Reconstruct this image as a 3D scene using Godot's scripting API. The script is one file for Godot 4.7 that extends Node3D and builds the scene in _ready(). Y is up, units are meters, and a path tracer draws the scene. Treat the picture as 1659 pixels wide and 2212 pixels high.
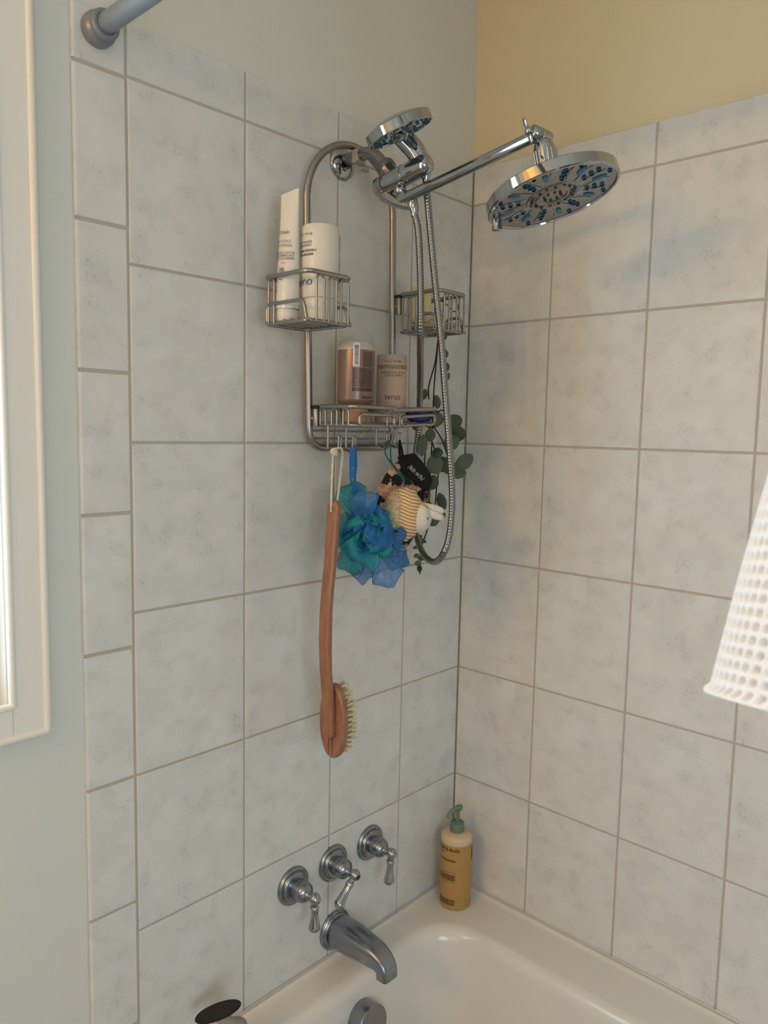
extends Node3D
# A tiled bath and shower corner. y is up, metres; the tub deck lies at y = 0.42.

const UP := 1.95          # height of the topmost full tile joint; shapes below are measured from it
const TW := 0.2039        # tile pitch across
const TH := 0.254         # tile pitch up
const DECK := 0.42        # tub deck

var M := {}
var used := {}
var rng := RandomNumberGenerator.new()

func _ready() -> void:
	rng.seed = 20240611
	camera_and_light()
	materials()
	room()
	bathtub()
	plumbing()
	shower()
	caddy()
	bottles()
	hanging_things()
	towel_and_rest()

func camera_and_light() -> void:
	var cam := Camera3D.new()
	cam.name = "camera"
	cam.position = p(-1.3794, -0.4816, 1.0408)
	cam.rotation_degrees = Vector3(-6.0786, -47.0934, 1.1999)
	cam.fov = 67.141
	cam.near = 0.05
	cam.far = 50.0
	var lens := CameraAttributesPhysical.new()
	lens.frustum_focal_length = 18.084
	lens.frustum_focus_distance = 1.35
	lens.frustum_near = 0.05
	lens.frustum_far = 50.0
	lens.exposure_aperture = 5.6
	cam.attributes = lens
	add_child(cam)
	cam.current = true
	var env := Environment.new()
	var sky := Sky.new()
	var sm := ProceduralSkyMaterial.new()
	sm.sky_top_color = Color(0.62, 0.74, 0.9)
	sm.sky_horizon_color = Color(0.9, 0.93, 0.97)
	sm.ground_horizon_color = Color(0.9, 0.93, 0.97)
	sm.ground_bottom_color = Color(0.5, 0.5, 0.48)
	sm.sky_energy_multiplier = 1.6
	sm.ground_energy_multiplier = 1.0
	sm.sun_angle_max = 0.0
	sky.sky_material = sm
	env.background_mode = Environment.BG_SKY
	env.sky = sky
	env.tonemap_mode = Environment.TONE_MAPPER_LINEAR
	env.tonemap_exposure = 0.362
	env.sdfgi_enabled = true
	env.ssao_enabled = true
	env.ssil_enabled = true
	var we := WorldEnvironment.new()
	we.name = "world_environment"
	we.environment = env
	add_child(we)
	# daylight through the window beside the shower and through the one behind the camera
	day_light("window_daylight", p(-1.37, -0.4, -0.03), Vector3(0, 180, 0), Vector2(0.7, 0.86), 2.5, Color(0.8, 0.92, 1.0))
	day_light("rear_window_daylight", p(-1.75, -0.65, 2.37), Vector3(0, 0, 0), Vector2(1.0, 0.95), 4.5, Color(0.83, 0.92, 0.98))
	day_light("side_window_daylight", p(-2.57, -0.65, 1.7), Vector3(0, -90, 0), Vector2(0.8, 0.95), 0.6, Color(0.83, 0.92, 0.98))

func day_light(called: String, at: Vector3, turn: Vector3, size: Vector2, energy: float, tint: Color) -> void:
	var l := AreaLight3D.new()
	l.name = called
	l.position = at
	l.rotation_degrees = turn
	l.area_size = size
	l.light_energy = energy
	l.light_color = tint
	l.area_range = 12.0
	l.shadow_enabled = true
	add_child(l)

# ---------------------------------------------------------------- small helpers
func p(x: float, y: float, z: float) -> Vector3:
	return Vector3(x, y + UP, z)

func numbered(called: String) -> String:
	if not used.has(called):
		used[called] = 0
		return called
	used[called] += 1
	return "%s_%03d" % [called, used[called]]

func thing(called: String, label: String, category: String, at := Vector3.ZERO, group := "") -> Node3D:
	var o := Node3D.new()
	o.name = numbered(called)
	o.position = at
	add_child(o)
	tag(o, label, category, group)
	return o

func tag(o: Node, label: String, category: String, group := "") -> void:
	o.set_meta("label", label)
	o.set_meta("category", category)
	if group != "":
		o.set_meta("group", group)

# world-space geometry goes under a thing whose origin stands elsewhere: "part" shifts it back
func part(called: String, m: Mesh, mat: Material, parent: Node, label := "") -> MeshInstance3D:
	var o := MeshInstance3D.new()
	o.name = called if parent != self else numbered(called)
	o.mesh = m
	o.material_override = mat
	if parent != self:
		var at := Vector3.ZERO
		var n: Node = parent
		while n is Node3D and n != self:
			at += (n as Node3D).position
			n = n.get_parent()
		o.position = -at
	parent.add_child(o, true)
	if label != "":
		o.set_meta("label", label)
	return o

func structure(called: String, m: Mesh, mat: Material, label := "", category := "") -> MeshInstance3D:
	var o := part(called, m, mat, self)
	o.set_meta("kind", "structure")
	if label != "":
		tag(o, label, category)
	return o

class MB:
	var v := PackedVector3Array()
	var n := PackedVector3Array()
	var t := PackedVector2Array()
	var ix := PackedInt32Array()
	var col := PackedColorArray()
	var tint := Color.WHITE

	func vert(q: Vector3, nn: Vector3, uv := Vector2.ZERO) -> int:
		v.append(q)
		n.append(nn)
		t.append(uv)
		col.append(tint)
		return v.size() - 1

	func tri(a: int, b: int, c: int) -> void:
		var g := (v[c] - v[a]).cross(v[b] - v[a])
		ix.append(a)
		if g.dot(n[a] + n[b] + n[c]) < 0.0:
			ix.append(c)
			ix.append(b)
		else:
			ix.append(b)
			ix.append(c)

	func quad(a: int, b: int, c: int, d: int) -> void:
		tri(a, b, c)
		tri(a, c, d)

	func face(a: Vector3, b: Vector3, c: Vector3, d: Vector3, out: Vector3, s := 1.0) -> void:
		var nn := (b - a).cross(d - a).normalized()
		if nn.dot(out) < 0.0:
			nn = -nn
		var w := (b - a).length() * s
		var h := (d - a).length() * s
		quad(vert(a, nn, Vector2(0, 0)), vert(b, nn, Vector2(w, 0)), vert(c, nn, Vector2(w, h)), vert(d, nn, Vector2(0, h)))

	func flat_tri(a: Vector3, b: Vector3, c: Vector3, out: Vector3) -> void:
		var nn := (b - a).cross(c - a).normalized()
		if nn.dot(out) < 0.0:
			nn = -nn
		tri(vert(a, nn), vert(b, nn), vert(c, nn))

	# box between two corners (world axes) or turned by a basis about its centre, edges chamfered
	func box(lo: Vector3, hi: Vector3, bev := 0.0, bs := Basis.IDENTITY) -> void:
		var c := (lo + hi) * 0.5
		var h := (hi - lo) * 0.5
		for ax in 3:
			for s in [-1.0, 1.0]:
				var o := Vector3.ZERO
				o[ax] = s
				var a1: int = (ax + 1) % 3
				var a2: int = (ax + 2) % 3
				var pts := []
				for k in [[-1, -1], [1, -1], [1, 1], [-1, 1]]:
					var q := Vector3.ZERO
					q[ax] = s * h[ax]
					q[a1] = k[0] * (h[a1] - bev)
					q[a2] = k[1] * (h[a2] - bev)
					pts.append(c + bs * q)
				face(pts[0], pts[1], pts[2], pts[3], bs * o)
		if bev > 0.0:
			for ax in 3:
				var a1: int = (ax + 1) % 3
				var a2: int = (ax + 2) % 3
				for k in [[-1, -1], [1, -1], [1, 1], [-1, 1]]:
					var n1 := Vector3.ZERO
					n1[a1] = k[0]
					var n2 := Vector3.ZERO
					n2[a2] = k[1]
					var q := []
					for e in [-1.0, 1.0]:
						var b := Vector3.ZERO
						b[ax] = e * (h[ax] - bev)
						var q1 := b + n1 * h[a1] + n2 * (h[a2] - bev)
						var q2 := b + n1 * (h[a1] - bev) + n2 * h[a2]
						q.append([vert(c + bs * q1, bs * n1), vert(c + bs * q2, bs * n2)])
					quad(q[0][0], q[0][1], q[1][1], q[1][0])

	# round bar along a path
	func tube(path: PackedVector3Array, rad: float, sides := 8, closed := false, radii := PackedFloat32Array(), cap := true) -> void:
		var cnt := path.size()
		if cnt < 2:
			return
		var tan0 := (path[1] - path[0]).normalized()
		var up := Vector3.UP if absf(tan0.y) < 0.9 else Vector3.RIGHT
		var side := tan0.cross(up).normalized()
		var rings := []
		var last := tan0
		for i in cnt:
			var a := path[maxi(i - 1, 0)] if not closed else path[(i - 1 + cnt) % cnt]
			var b := path[mini(i + 1, cnt - 1)] if not closed else path[(i + 1) % cnt]
			var tg := (b - a).normalized()
			var ax := last.cross(tg)
			if ax.length() > 1e-6:
				side = side.rotated(ax.normalized(), last.angle_to(tg))
			last = tg
			side = (side - tg * side.dot(tg)).normalized()
			var bin := tg.cross(side)
			var ring := []
			var rr := radii[i] if radii.size() == cnt else rad
			var slope := 0.0
			if radii.size() == cnt:
				slope = (radii[mini(i + 1, cnt - 1)] - radii[maxi(i - 1, 0)]) / maxf(a.distance_to(b), 1e-6)
			for k in sides + 1:
				var an := TAU * k / sides
				var nn := side * cos(an) + bin * sin(an)
				ring.append(vert(path[i] + nn * rr, (nn - tg * slope).normalized(), Vector2(float(k) / sides, float(i) / (cnt - 1))))
			rings.append(ring)
		var total := cnt if closed else cnt - 1
		for i in total:
			var ra: Array = rings[i]
			var rb: Array = rings[(i + 1) % cnt]
			for k in sides:
				quad(ra[k], ra[k + 1], rb[k + 1], rb[k])
		if cap and not closed:
			for e in [0, cnt - 1]:
				var tg2: Vector3 = (path[0] - path[1]).normalized() if e == 0 else (path[cnt - 1] - path[cnt - 2]).normalized()
				var rr2 := radii[e] if radii.size() == cnt else rad
				var c := vert(path[e] + tg2 * rr2 * 0.35, tg2)
				var ids := []
				for k in sides + 1:
					var src: int = rings[e][k]
					ids.append(vert(v[src], (n[src] + tg2).normalized()))
				for k in sides:
					tri(c, ids[k], ids[k + 1])

	# turned shape: points (radius, height along the local y of xf)
	func lathe(prof: Array, xf := Transform3D.IDENTITY, segs := 32, flat_x := 1.0, flat_z := 1.0, uvh := 1.0) -> void:
		var cnt := prof.size()
		var seg_n := []
		for i in cnt - 1:
			var d: Vector2 = prof[i + 1] - prof[i]
			seg_n.append(Vector2(d.y, -d.x).normalized())
		for i in cnt - 1:
			var na: Vector2 = seg_n[i]
			var nb: Vector2 = seg_n[i]
			if i > 0 and (seg_n[i - 1] as Vector2).dot(seg_n[i]) > 0.72:
				na = (seg_n[i - 1] + seg_n[i]).normalized()
			if i < cnt - 2 and (seg_n[i + 1] as Vector2).dot(seg_n[i]) > 0.72:
				nb = (seg_n[i + 1] + seg_n[i]).normalized()
			var ra := []
			var rb := []
			for k in segs + 1:
				var an := TAU * k / segs
				var cs := cos(an)
				var sn := sin(an)
				var q: Vector2 = prof[i]
				var w: Vector2 = prof[i + 1]
				var m1 := Vector3(na.x * cs * flat_z, na.y, na.x * sn * flat_x).normalized()
				var m2 := Vector3(nb.x * cs * flat_z, nb.y, nb.x * sn * flat_x).normalized()
				ra.append(vert(xf * Vector3(q.x * cs * flat_x, q.y, q.x * sn * flat_z), (xf.basis * m1).normalized(), Vector2(float(k) / segs, q.y * uvh)))
				rb.append(vert(xf * Vector3(w.x * cs * flat_x, w.y, w.x * sn * flat_z), (xf.basis * m2).normalized(), Vector2(float(k) / segs, w.y * uvh)))
			for k in segs:
				if (prof[i] as Vector2).x > 1e-6:
					tri(ra[k], ra[k + 1], rb[k + 1])
				if (prof[i + 1] as Vector2).x > 1e-6:
					tri(ra[k], rb[k + 1], rb[k])

	func ball(c: Vector3, r: Vector3, bs := Basis.IDENTITY, rows := 12, cols := 20) -> void:
		var ids := []
		for i in rows + 1:
			var th := PI * i / rows
			var row := []
			for k in cols + 1:
				var an := TAU * k / cols
				var d := Vector3(sin(th) * cos(an), cos(th), sin(th) * sin(an))
				row.append(vert(c + bs * (d * r), (bs * (d / r)).normalized(), Vector2(float(k) / cols, float(i) / rows)))
			ids.append(row)
		for i in rows:
			for k in cols:
				quad(ids[i][k], ids[i][k + 1], ids[i + 1][k + 1], ids[i + 1][k])

	# a sheet of points (rows of Vector3), smooth; "out" turns it towards a side
	func sheet(rows: Array, close_u := false, out := Vector3.ZERO, away_from := Vector3.INF, uvs := Vector2.ONE) -> void:
		var a := rows.size()
		var b: int = rows[0].size()
		var ids := []
		for i in a:
			var row := []
			for k in b:
				var kl: int = (k - 1 + b) % b if close_u else maxi(k - 1, 0)
				var kr: int = (k + 1) % b if close_u else mini(k + 1, b - 1)
				var du: Vector3 = rows[i][kr] - rows[i][kl]
				var dv: Vector3 = rows[mini(i + 1, a - 1)][k] - rows[maxi(i - 1, 0)][k]
				var nn := du.cross(dv)
				if nn.length() < 1e-12:
					nn = Vector3.UP
				nn = nn.normalized()
				var q: Vector3 = rows[i][k]
				if away_from != Vector3.INF:
					if nn.dot(q - away_from) < 0.0:
						nn = -nn
				elif out != Vector3.ZERO and nn.dot(out) < 0.0:
					nn = -nn
				row.append(vert(q, nn, Vector2(float(k) / maxi(b - 1, 1), float(i) / maxi(a - 1, 1)) * uvs))
			ids.append(row)
		for i in a - 1:
			for k in (b if close_u else b - 1):
				quad(ids[i][k], ids[i][(k + 1) % b], ids[i + 1][(k + 1) % b], ids[i + 1][k])

	# an outline (counted round) pushed from depth za to zb along the z of xf, with rounded edge r
	func slab(outline: PackedVector2Array, xf: Transform3D, za: float, zb: float, r := 0.0) -> void:
		var cnt := outline.size()
		var c2 := Vector2.ZERO
		for q in outline:
			c2 += q / cnt
		var nor := PackedVector2Array()
		var area := 0.0
		for i in cnt:
			area += outline[i].cross(outline[(i + 1) % cnt])
		for i in cnt:
			var d := outline[(i + 1) % cnt] - outline[(i - 1 + cnt) % cnt]
			var nn := Vector2(d.y, -d.x).normalized()
			nor.append(nn if area > 0.0 else -nn)
		var levels := []
		if r > 0.0:
			for k in 4:
				var an := PI / 2 * k / 3.0
				levels.append([r * (1.0 - sin(an)), za + r * (1.0 - cos(an)), -cos(an), sin(an)])
			for k in 4:
				var an := PI / 2 * k / 3.0
				levels.append([r * (1.0 - cos(an)), zb - r * (1.0 - sin(an)), sin(an), cos(an)])
		else:
			levels = [[0.0, za, 0.0, 1.0], [0.0, zb, 0.0, 1.0]]
		var rings := []
		for l in levels:
			var ring := []
			for i in cnt:
				var q: Vector2 = outline[i] - nor[i] * float(l[0])
				ring.append(vert(xf * Vector3(q.x, q.y, l[1]), (xf.basis * Vector3(nor[i].x * l[3], nor[i].y * l[3], l[2])).normalized(), q))
			rings.append(ring)
		for j in rings.size() - 1:
			for i in cnt:
				quad(rings[j][i], rings[j][(i + 1) % cnt], rings[j + 1][(i + 1) % cnt], rings[j + 1][i])
		var shrunk := PackedVector2Array()
		for i in cnt:
			shrunk.append(outline[i] - nor[i] * r)
		var tr := Geometry2D.triangulate_polygon(shrunk)
		for e in [[za, -1.0], [zb, 1.0]]:
			var base := v.size()
			for q in shrunk:
				vert(xf * Vector3(q.x, q.y, e[0]), (xf.basis * Vector3(0, 0, e[1])).normalized(), q)
			for k in range(0, tr.size(), 3):
				tri(base + tr[k], base + tr[k + 1], base + tr[k + 2])

	func mesh(colored := false) -> ArrayMesh:
		var a := []
		a.resize(Mesh.ARRAY_MAX)
		a[Mesh.ARRAY_VERTEX] = v
		a[Mesh.ARRAY_NORMAL] = n
		a[Mesh.ARRAY_TEX_UV] = t
		if colored:
			a[Mesh.ARRAY_COLOR] = col
		a[Mesh.ARRAY_INDEX] = ix
		var m := ArrayMesh.new()
		m.add_surface_from_arrays(Mesh.PRIMITIVE_TRIANGLES, a)
		return m

# path with its corners rounded
func rounded(pts: Array, r: float, steps := 5) -> PackedVector3Array:
	var out := PackedVector3Array()
	for i in pts.size():
		var q: Vector3 = pts[i]
		if i == 0 or i == pts.size() - 1:
			out.append(q)
			continue
		var a: Vector3 = pts[i - 1] - q
		var b: Vector3 = pts[i + 1] - q
		var rr := minf(r, minf(a.length(), b.length()) * 0.49)
		var s := q + a.normalized() * rr
		var e := q + b.normalized() * rr
		for k in steps + 1:
			var u := float(k) / steps
			out.append(s.lerp(q, u).lerp(q.lerp(e, u), u))
	return out

# smooth curve through points
func spline(pts: Array, per := 8) -> PackedVector3Array:
	var out := PackedVector3Array()
	var c := pts.size()
	for i in c - 1:
		var p0: Vector3 = pts[maxi(i - 1, 0)]
		var p1: Vector3 = pts[i]
		var p2: Vector3 = pts[i + 1]
		var p3: Vector3 = pts[mini(i + 2, c - 1)]
		for k in per:
			out.append(p1.cubic_interpolate(p2, p0, p3, float(k) / per))
	out.append(pts[c - 1])
	return out

# transform whose y axis points along d, from a
func along(a: Vector3, d: Vector3, hint := Vector3.UP) -> Transform3D:
	var y := d.normalized()
	var h := hint if absf(y.dot(hint.normalized())) < 0.95 else Vector3.RIGHT
	var x := h.cross(y).normalized()
	return Transform3D(Basis(x, y, x.cross(y)), a)

func bar(mb: MB, a: Vector3, b: Vector3, r: float, sides := 8) -> void:
	mb.tube(PackedVector3Array([a, b]), r, sides)

func oval(w: float, h: float, steps := 32, power := 2.0) -> PackedVector2Array:
	var o := PackedVector2Array()
	for k in steps:
		var an := TAU * k / steps
		var c := cos(an)
		var s := sin(an)
		o.append(Vector2(signf(c) * pow(absf(c), 2.0 / power) * w, signf(s) * pow(absf(s), 2.0 / power) * h))
	return o

# ---------------------------------------------------------------- materials
func mat(key: String, c: Color, rough: float, metal := 0.0, more := {}) -> StandardMaterial3D:
	var m := StandardMaterial3D.new()
	m.resource_name = key
	m.albedo_color = c
	m.roughness = rough
	m.metallic = metal
	for k in more:
		m.set(k, more[k])
	M[key] = m
	return m

func noise_image(sz: Vector2i, sd: int, freq: float, oct := 4, kind := FastNoiseLite.TYPE_SIMPLEX_SMOOTH) -> Image:
	var f := FastNoiseLite.new()
	f.seed = sd
	f.noise_type = kind
	f.frequency = freq
	f.fractal_octaves = oct
	return f.get_seamless_image(sz.x, sz.y, false, false, 0.12, false)

# glaze of the wall tiles: pale grey, clouded, with little pits and flecks gathered in patches
func tile_texture(sd: int) -> ImageTexture:
	var sz := Vector2i(640, 640)
	var cloud := noise_image(sz, sd, 0.0035, 5).get_data()
	var fleck := noise_image(sz, sd + 11, 0.055, 4).get_data()
	var patch := noise_image(sz, sd + 23, 0.007, 4).get_data()
	var hue := noise_image(sz, sd + 31, 0.004, 2).get_data()
	var data := PackedByteArray()
	data.resize(sz.x * sz.y * 3)
	for i in sz.x * sz.y:
		var c := cloud[i] / 255.0 - 0.5
		var pt := maxf(0.0, patch[i] / 255.0 - 0.5)
		var s := maxf(0.0, fleck[i] / 255.0 - 0.6) * pt * 1.5
		var h := (hue[i] / 255.0 - 0.5) * 0.014
		var l := 0.85 + c * 0.07 - pt * 0.09 - minf(s, 0.18)
		data[i * 3] = int(clampf(l + h + 0.002, 0.0, 1.0) * 255.0)
		data[i * 3 + 1] = int(clampf(l, 0.0, 1.0) * 255.0)
		data[i * 3 + 2] = int(clampf(l - 0.018 - h, 0.0, 1.0) * 255.0)
	return ImageTexture.create_from_image(Image.create_from_data(sz.x, sz.y, false, Image.FORMAT_RGB8, data))

func grain_texture(sz: Vector2i, a: Color, b: Color, sd: int, sx: float, sy: float) -> ImageTexture:
	var f := FastNoiseLite.new()
	f.seed = sd
	f.frequency = 1.0
	f.fractal_octaves = 4
	var im := Image.create(sz.x, sz.y, false, Image.FORMAT_RGB8)
	for y in sz.y:
		for x in sz.x:
			var k := clampf(f.get_noise_2d(x * sx, y * sy) * 0.9 + 0.5, 0.0, 1.0)
			im.set_pixel(x, y, a.lerp(b, k))
	return ImageTexture.create_from_image(im)

func height_noise(freq: float, sd: int, sz := 256) -> ImageTexture:
	return ImageTexture.create_from_image(noise_image(Vector2i(sz, sz), sd, freq, 3))

func materials() -> void:
	var white := Color(1, 1, 1)
	for k in 3:
		mat("tile_glaze_%d" % k, white, 0.38, 0.0, {"albedo_texture": tile_texture(100 + 57 * k), "metallic_specular": 0.4})
	mat("grout", Color(0.73, 0.69, 0.64), 0.9)
	mat("edge_glaze", Color(0.86, 0.82, 0.76), 0.35)
	var wall_relief := {"heightmap_enabled": true, "heightmap_texture": height_noise(0.05, 7), "heightmap_scale": 0.03, "uv1_triplanar": true, "uv1_world_triplanar": true, "uv1_scale": Vector3(4, 4, 4)}
	mat("paint", Color(0.85, 0.85, 0.815), 0.42, 0.0, wall_relief)
	mat("paint_cream", Color(0.83, 0.79, 0.67), 0.42, 0.0, wall_relief)
	mat("paint_white", Color(0.86, 0.86, 0.83), 0.5)
	mat("trim_paint", Color(0.93, 0.91, 0.87), 0.35)
	mat("floor", Color(0.55, 0.52, 0.48), 0.5)
	mat("enamel", Color(0.89, 0.872, 0.84), 0.22, 0.0, {"clearcoat_enabled": true, "clearcoat": 0.4, "clearcoat_roughness": 0.08})
	mat("caulk", Color(0.74, 0.7, 0.64), 0.6)
	mat("glass", Color(1, 1, 1, 0.06), 0.02, 0.0, {"transparency": BaseMaterial3D.TRANSPARENCY_ALPHA})
	mat("chrome", Color(0.68, 0.69, 0.7), 0.06, 1.0)
	mat("chrome_dull", Color(0.56, 0.56, 0.56), 0.2, 1.0)
	mat("nickel", Color(0.58, 0.6, 0.63), 0.26, 1.0)
	mat("nickel_bright", Color(0.66, 0.68, 0.7), 0.12, 1.0)
	mat("satin", Color(0.63, 0.62, 0.605), 0.34, 1.0)
	mat("rod_paint", Color(0.52, 0.55, 0.58), 0.4, 0.35)
	mat("rubber_blue", Color(0.2, 0.45, 0.56), 0.45)
	mat("black", Color(0.02, 0.02, 0.022), 0.45)
	mat("ink", Color(0.05, 0.045, 0.04), 0.7)
	mat("ink_soft", Color(0.3, 0.26, 0.24), 0.7)
	mat("white_plastic", Color(0.86, 0.84, 0.79), 0.32, 0.0, {"subsurf_scatter_enabled": true, "subsurf_scatter_strength": 0.08})
	mat("bulb", Color(1, 0.9, 0.75), 0.4, 0.0, {"emission_enabled": true, "emission": Color(1.0, 0.76, 0.4), "emission_energy_multiplier": 6.0})
	mat("plastic_grey", Color(0.62, 0.6, 0.56), 0.4)
	mat("cup", Color(0.85, 0.86, 0.86, 0.35), 0.15, 0.0, {"transparency": BaseMaterial3D.TRANSPARENCY_ALPHA})
	mat("white_gloss", Color(0.88, 0.86, 0.82), 0.2, 0.0, {"subsurf_scatter_enabled": true, "subsurf_scatter_strength": 0.05})
	mat("rose", Color(0.52, 0.42, 0.37), 0.3, 0.35, {"clearcoat_enabled": true, "clearcoat": 0.5, "clearcoat_roughness": 0.25})
	mat("rose_cap", Color(0.72, 0.56, 0.44), 0.4)
	mat("frosted", Color(0.75, 0.71, 0.66), 0.35)
	mat("label_white", Color(0.88, 0.88, 0.88), 0.5)
	mat("ink_rose", Color(0.2, 0.13, 0.12), 0.7)
	mat("ink_brown", Color(0.2, 0.12, 0.04), 0.7)
	mat("beige", Color(0.76, 0.66, 0.59), 0.55)
	mat("navy", Color(0.07, 0.07, 0.42), 0.25)
	mat("loofah", Color(0.78, 0.73, 0.6), 0.95, 0.0, {"heightmap_enabled": true, "heightmap_texture": height_noise(0.12, 77), "heightmap_scale": 0.3, "uv1_triplanar": true, "uv1_scale": Vector3(16, 16, 16)})
	mat("soap", Color(0.85, 0.79, 0.6), 0.5, 0.0, {"subsurf_scatter_enabled": true, "subsurf_scatter_strength": 0.2})
	mat("net_white", Color(0.85, 0.84, 0.8), 0.8)
	mat("cord_brown", Color(0.3, 0.24, 0.17), 0.8)
	mat("amber", Color(0.86, 0.7, 0.44, 0.55), 0.35, 0.0, {"refraction_enabled": true, "refraction_scale": 0.033})
	mat("amber_pale", Color(0.84, 0.74, 0.62), 0.35, 0.0, {"subsurf_scatter_enabled": true, "subsurf_scatter_strength": 0.2})
	mat("sage", Color(0.42, 0.5, 0.44), 0.45)
	mat("grip_grey", Color(0.6, 0.57, 0.52), 0.5)
	mat("pad_black", Color(0.025, 0.027, 0.035), 0.7)

# ---------------------------------------------------------------- the room
func tile_mesh(w: float, h: float, variant: int, depth := 0.0045, round_left := false) -> ArrayMesh:
	var key := "%0.4f %0.4f %d %s" % [w, h, variant, round_left]
	if M.has(key):
		return M[key]
	var mb := MB.new()
	var r := Vector2(variant * 0.37, variant * 0.61)
	# levels: inset, depth, normal lean
	var lv := [[0.0, -depth, 1.0, 0.0], [0.0, -0.0017, 1.0, 0.0], [0.0006, -0.0005, 0.72, 0.7], [0.002, 0.0, 0.0, 1.0]]
	if round_left:
		lv = [[0.0, -depth, 1.0, 0.0], [0.0, -0.004, 1.0, 0.0], [0.0008, -0.002, 0.9, 0.43], [0.0026, -0.0006, 0.5, 0.85], [0.005, 0.0, 0.0, 1.0]]
	var rings := []
	for l in lv:
		var q := []
		var i: float = l[0]
		var j: float = minf(i, 0.0016)
		for c in [[i, j, -1, -1], [w - j, j, 1, -1], [w - j, h - j, 1, 1], [i, h - j, -1, 1]]:
			q.append([Vector3(c[0], c[1], l[1]), c[2], c[3]])
		rings.append([q, l[2], l[3]])
	for k in rings.size() - 1:
		for e in 4:
			var f: int = (e + 1) % 4
			var out: Vector3 = [Vector3(0, -1, 0), Vector3(1, 0, 0), Vector3(0, 1, 0), Vector3(-1, 0, 0)][e]
			var ids := []
			for w2 in [[k, e], [k, f], [k + 1, f], [k + 1, e]]:
				var ring: Array = rings[w2[0]]
				var q: Vector3 = ring[0][w2[1]][0]
				ids.append(mb.vert(q, (out * ring[1] + Vector3(0, 0, ring[2])).normalized(), Vector2(q.x, -q.y) / 0.262 + r))
			mb.quad(ids[0], ids[1], ids[2], ids[3])
	var top := []
	for e in 4:
		var q: Vector3 = rings[-1][0][e][0]
		top.append(mb.vert(q, Vector3(0, 0, 1), Vector2(q.x, -q.y) / 0.262 + r))
	mb.quad(top[0], top[1], top[2], top[3])
	M[key] = mb.mesh()
	return M[key]

func lay_tiles(wall: Node3D, xs: Array, ys: Array, frame: Transform3D, called := "tile", round_left := false) -> void:
	var gap := 0.0034
	for i in xs.size() - 1:
		for k in ys.size() - 1:
			var w: float = xs[i + 1] - xs[i] - gap
			var h: float = ys[k + 1] - ys[k] - gap
			var vr := rng.randi() % 5
			var o := MeshInstance3D.new()
			o.name = called
			o.mesh = tile_mesh(w, h, vr, 0.0045, round_left)
			o.material_override = M["tile_glaze_%d" % (rng.randi() % 3)]
			var lift := rng.randf_range(-0.0003, 0.0003)
			var lean := Basis.from_euler(Vector3(rng.randf_range(-0.0012, 0.0012), rng.randf_range(-0.0012, 0.0012), 0))
			o.transform = frame * Transform3D(lean, Vector3(xs[i] + gap / 2, ys[k] + gap / 2, lift))
			wall.add_child(o, true)

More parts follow.
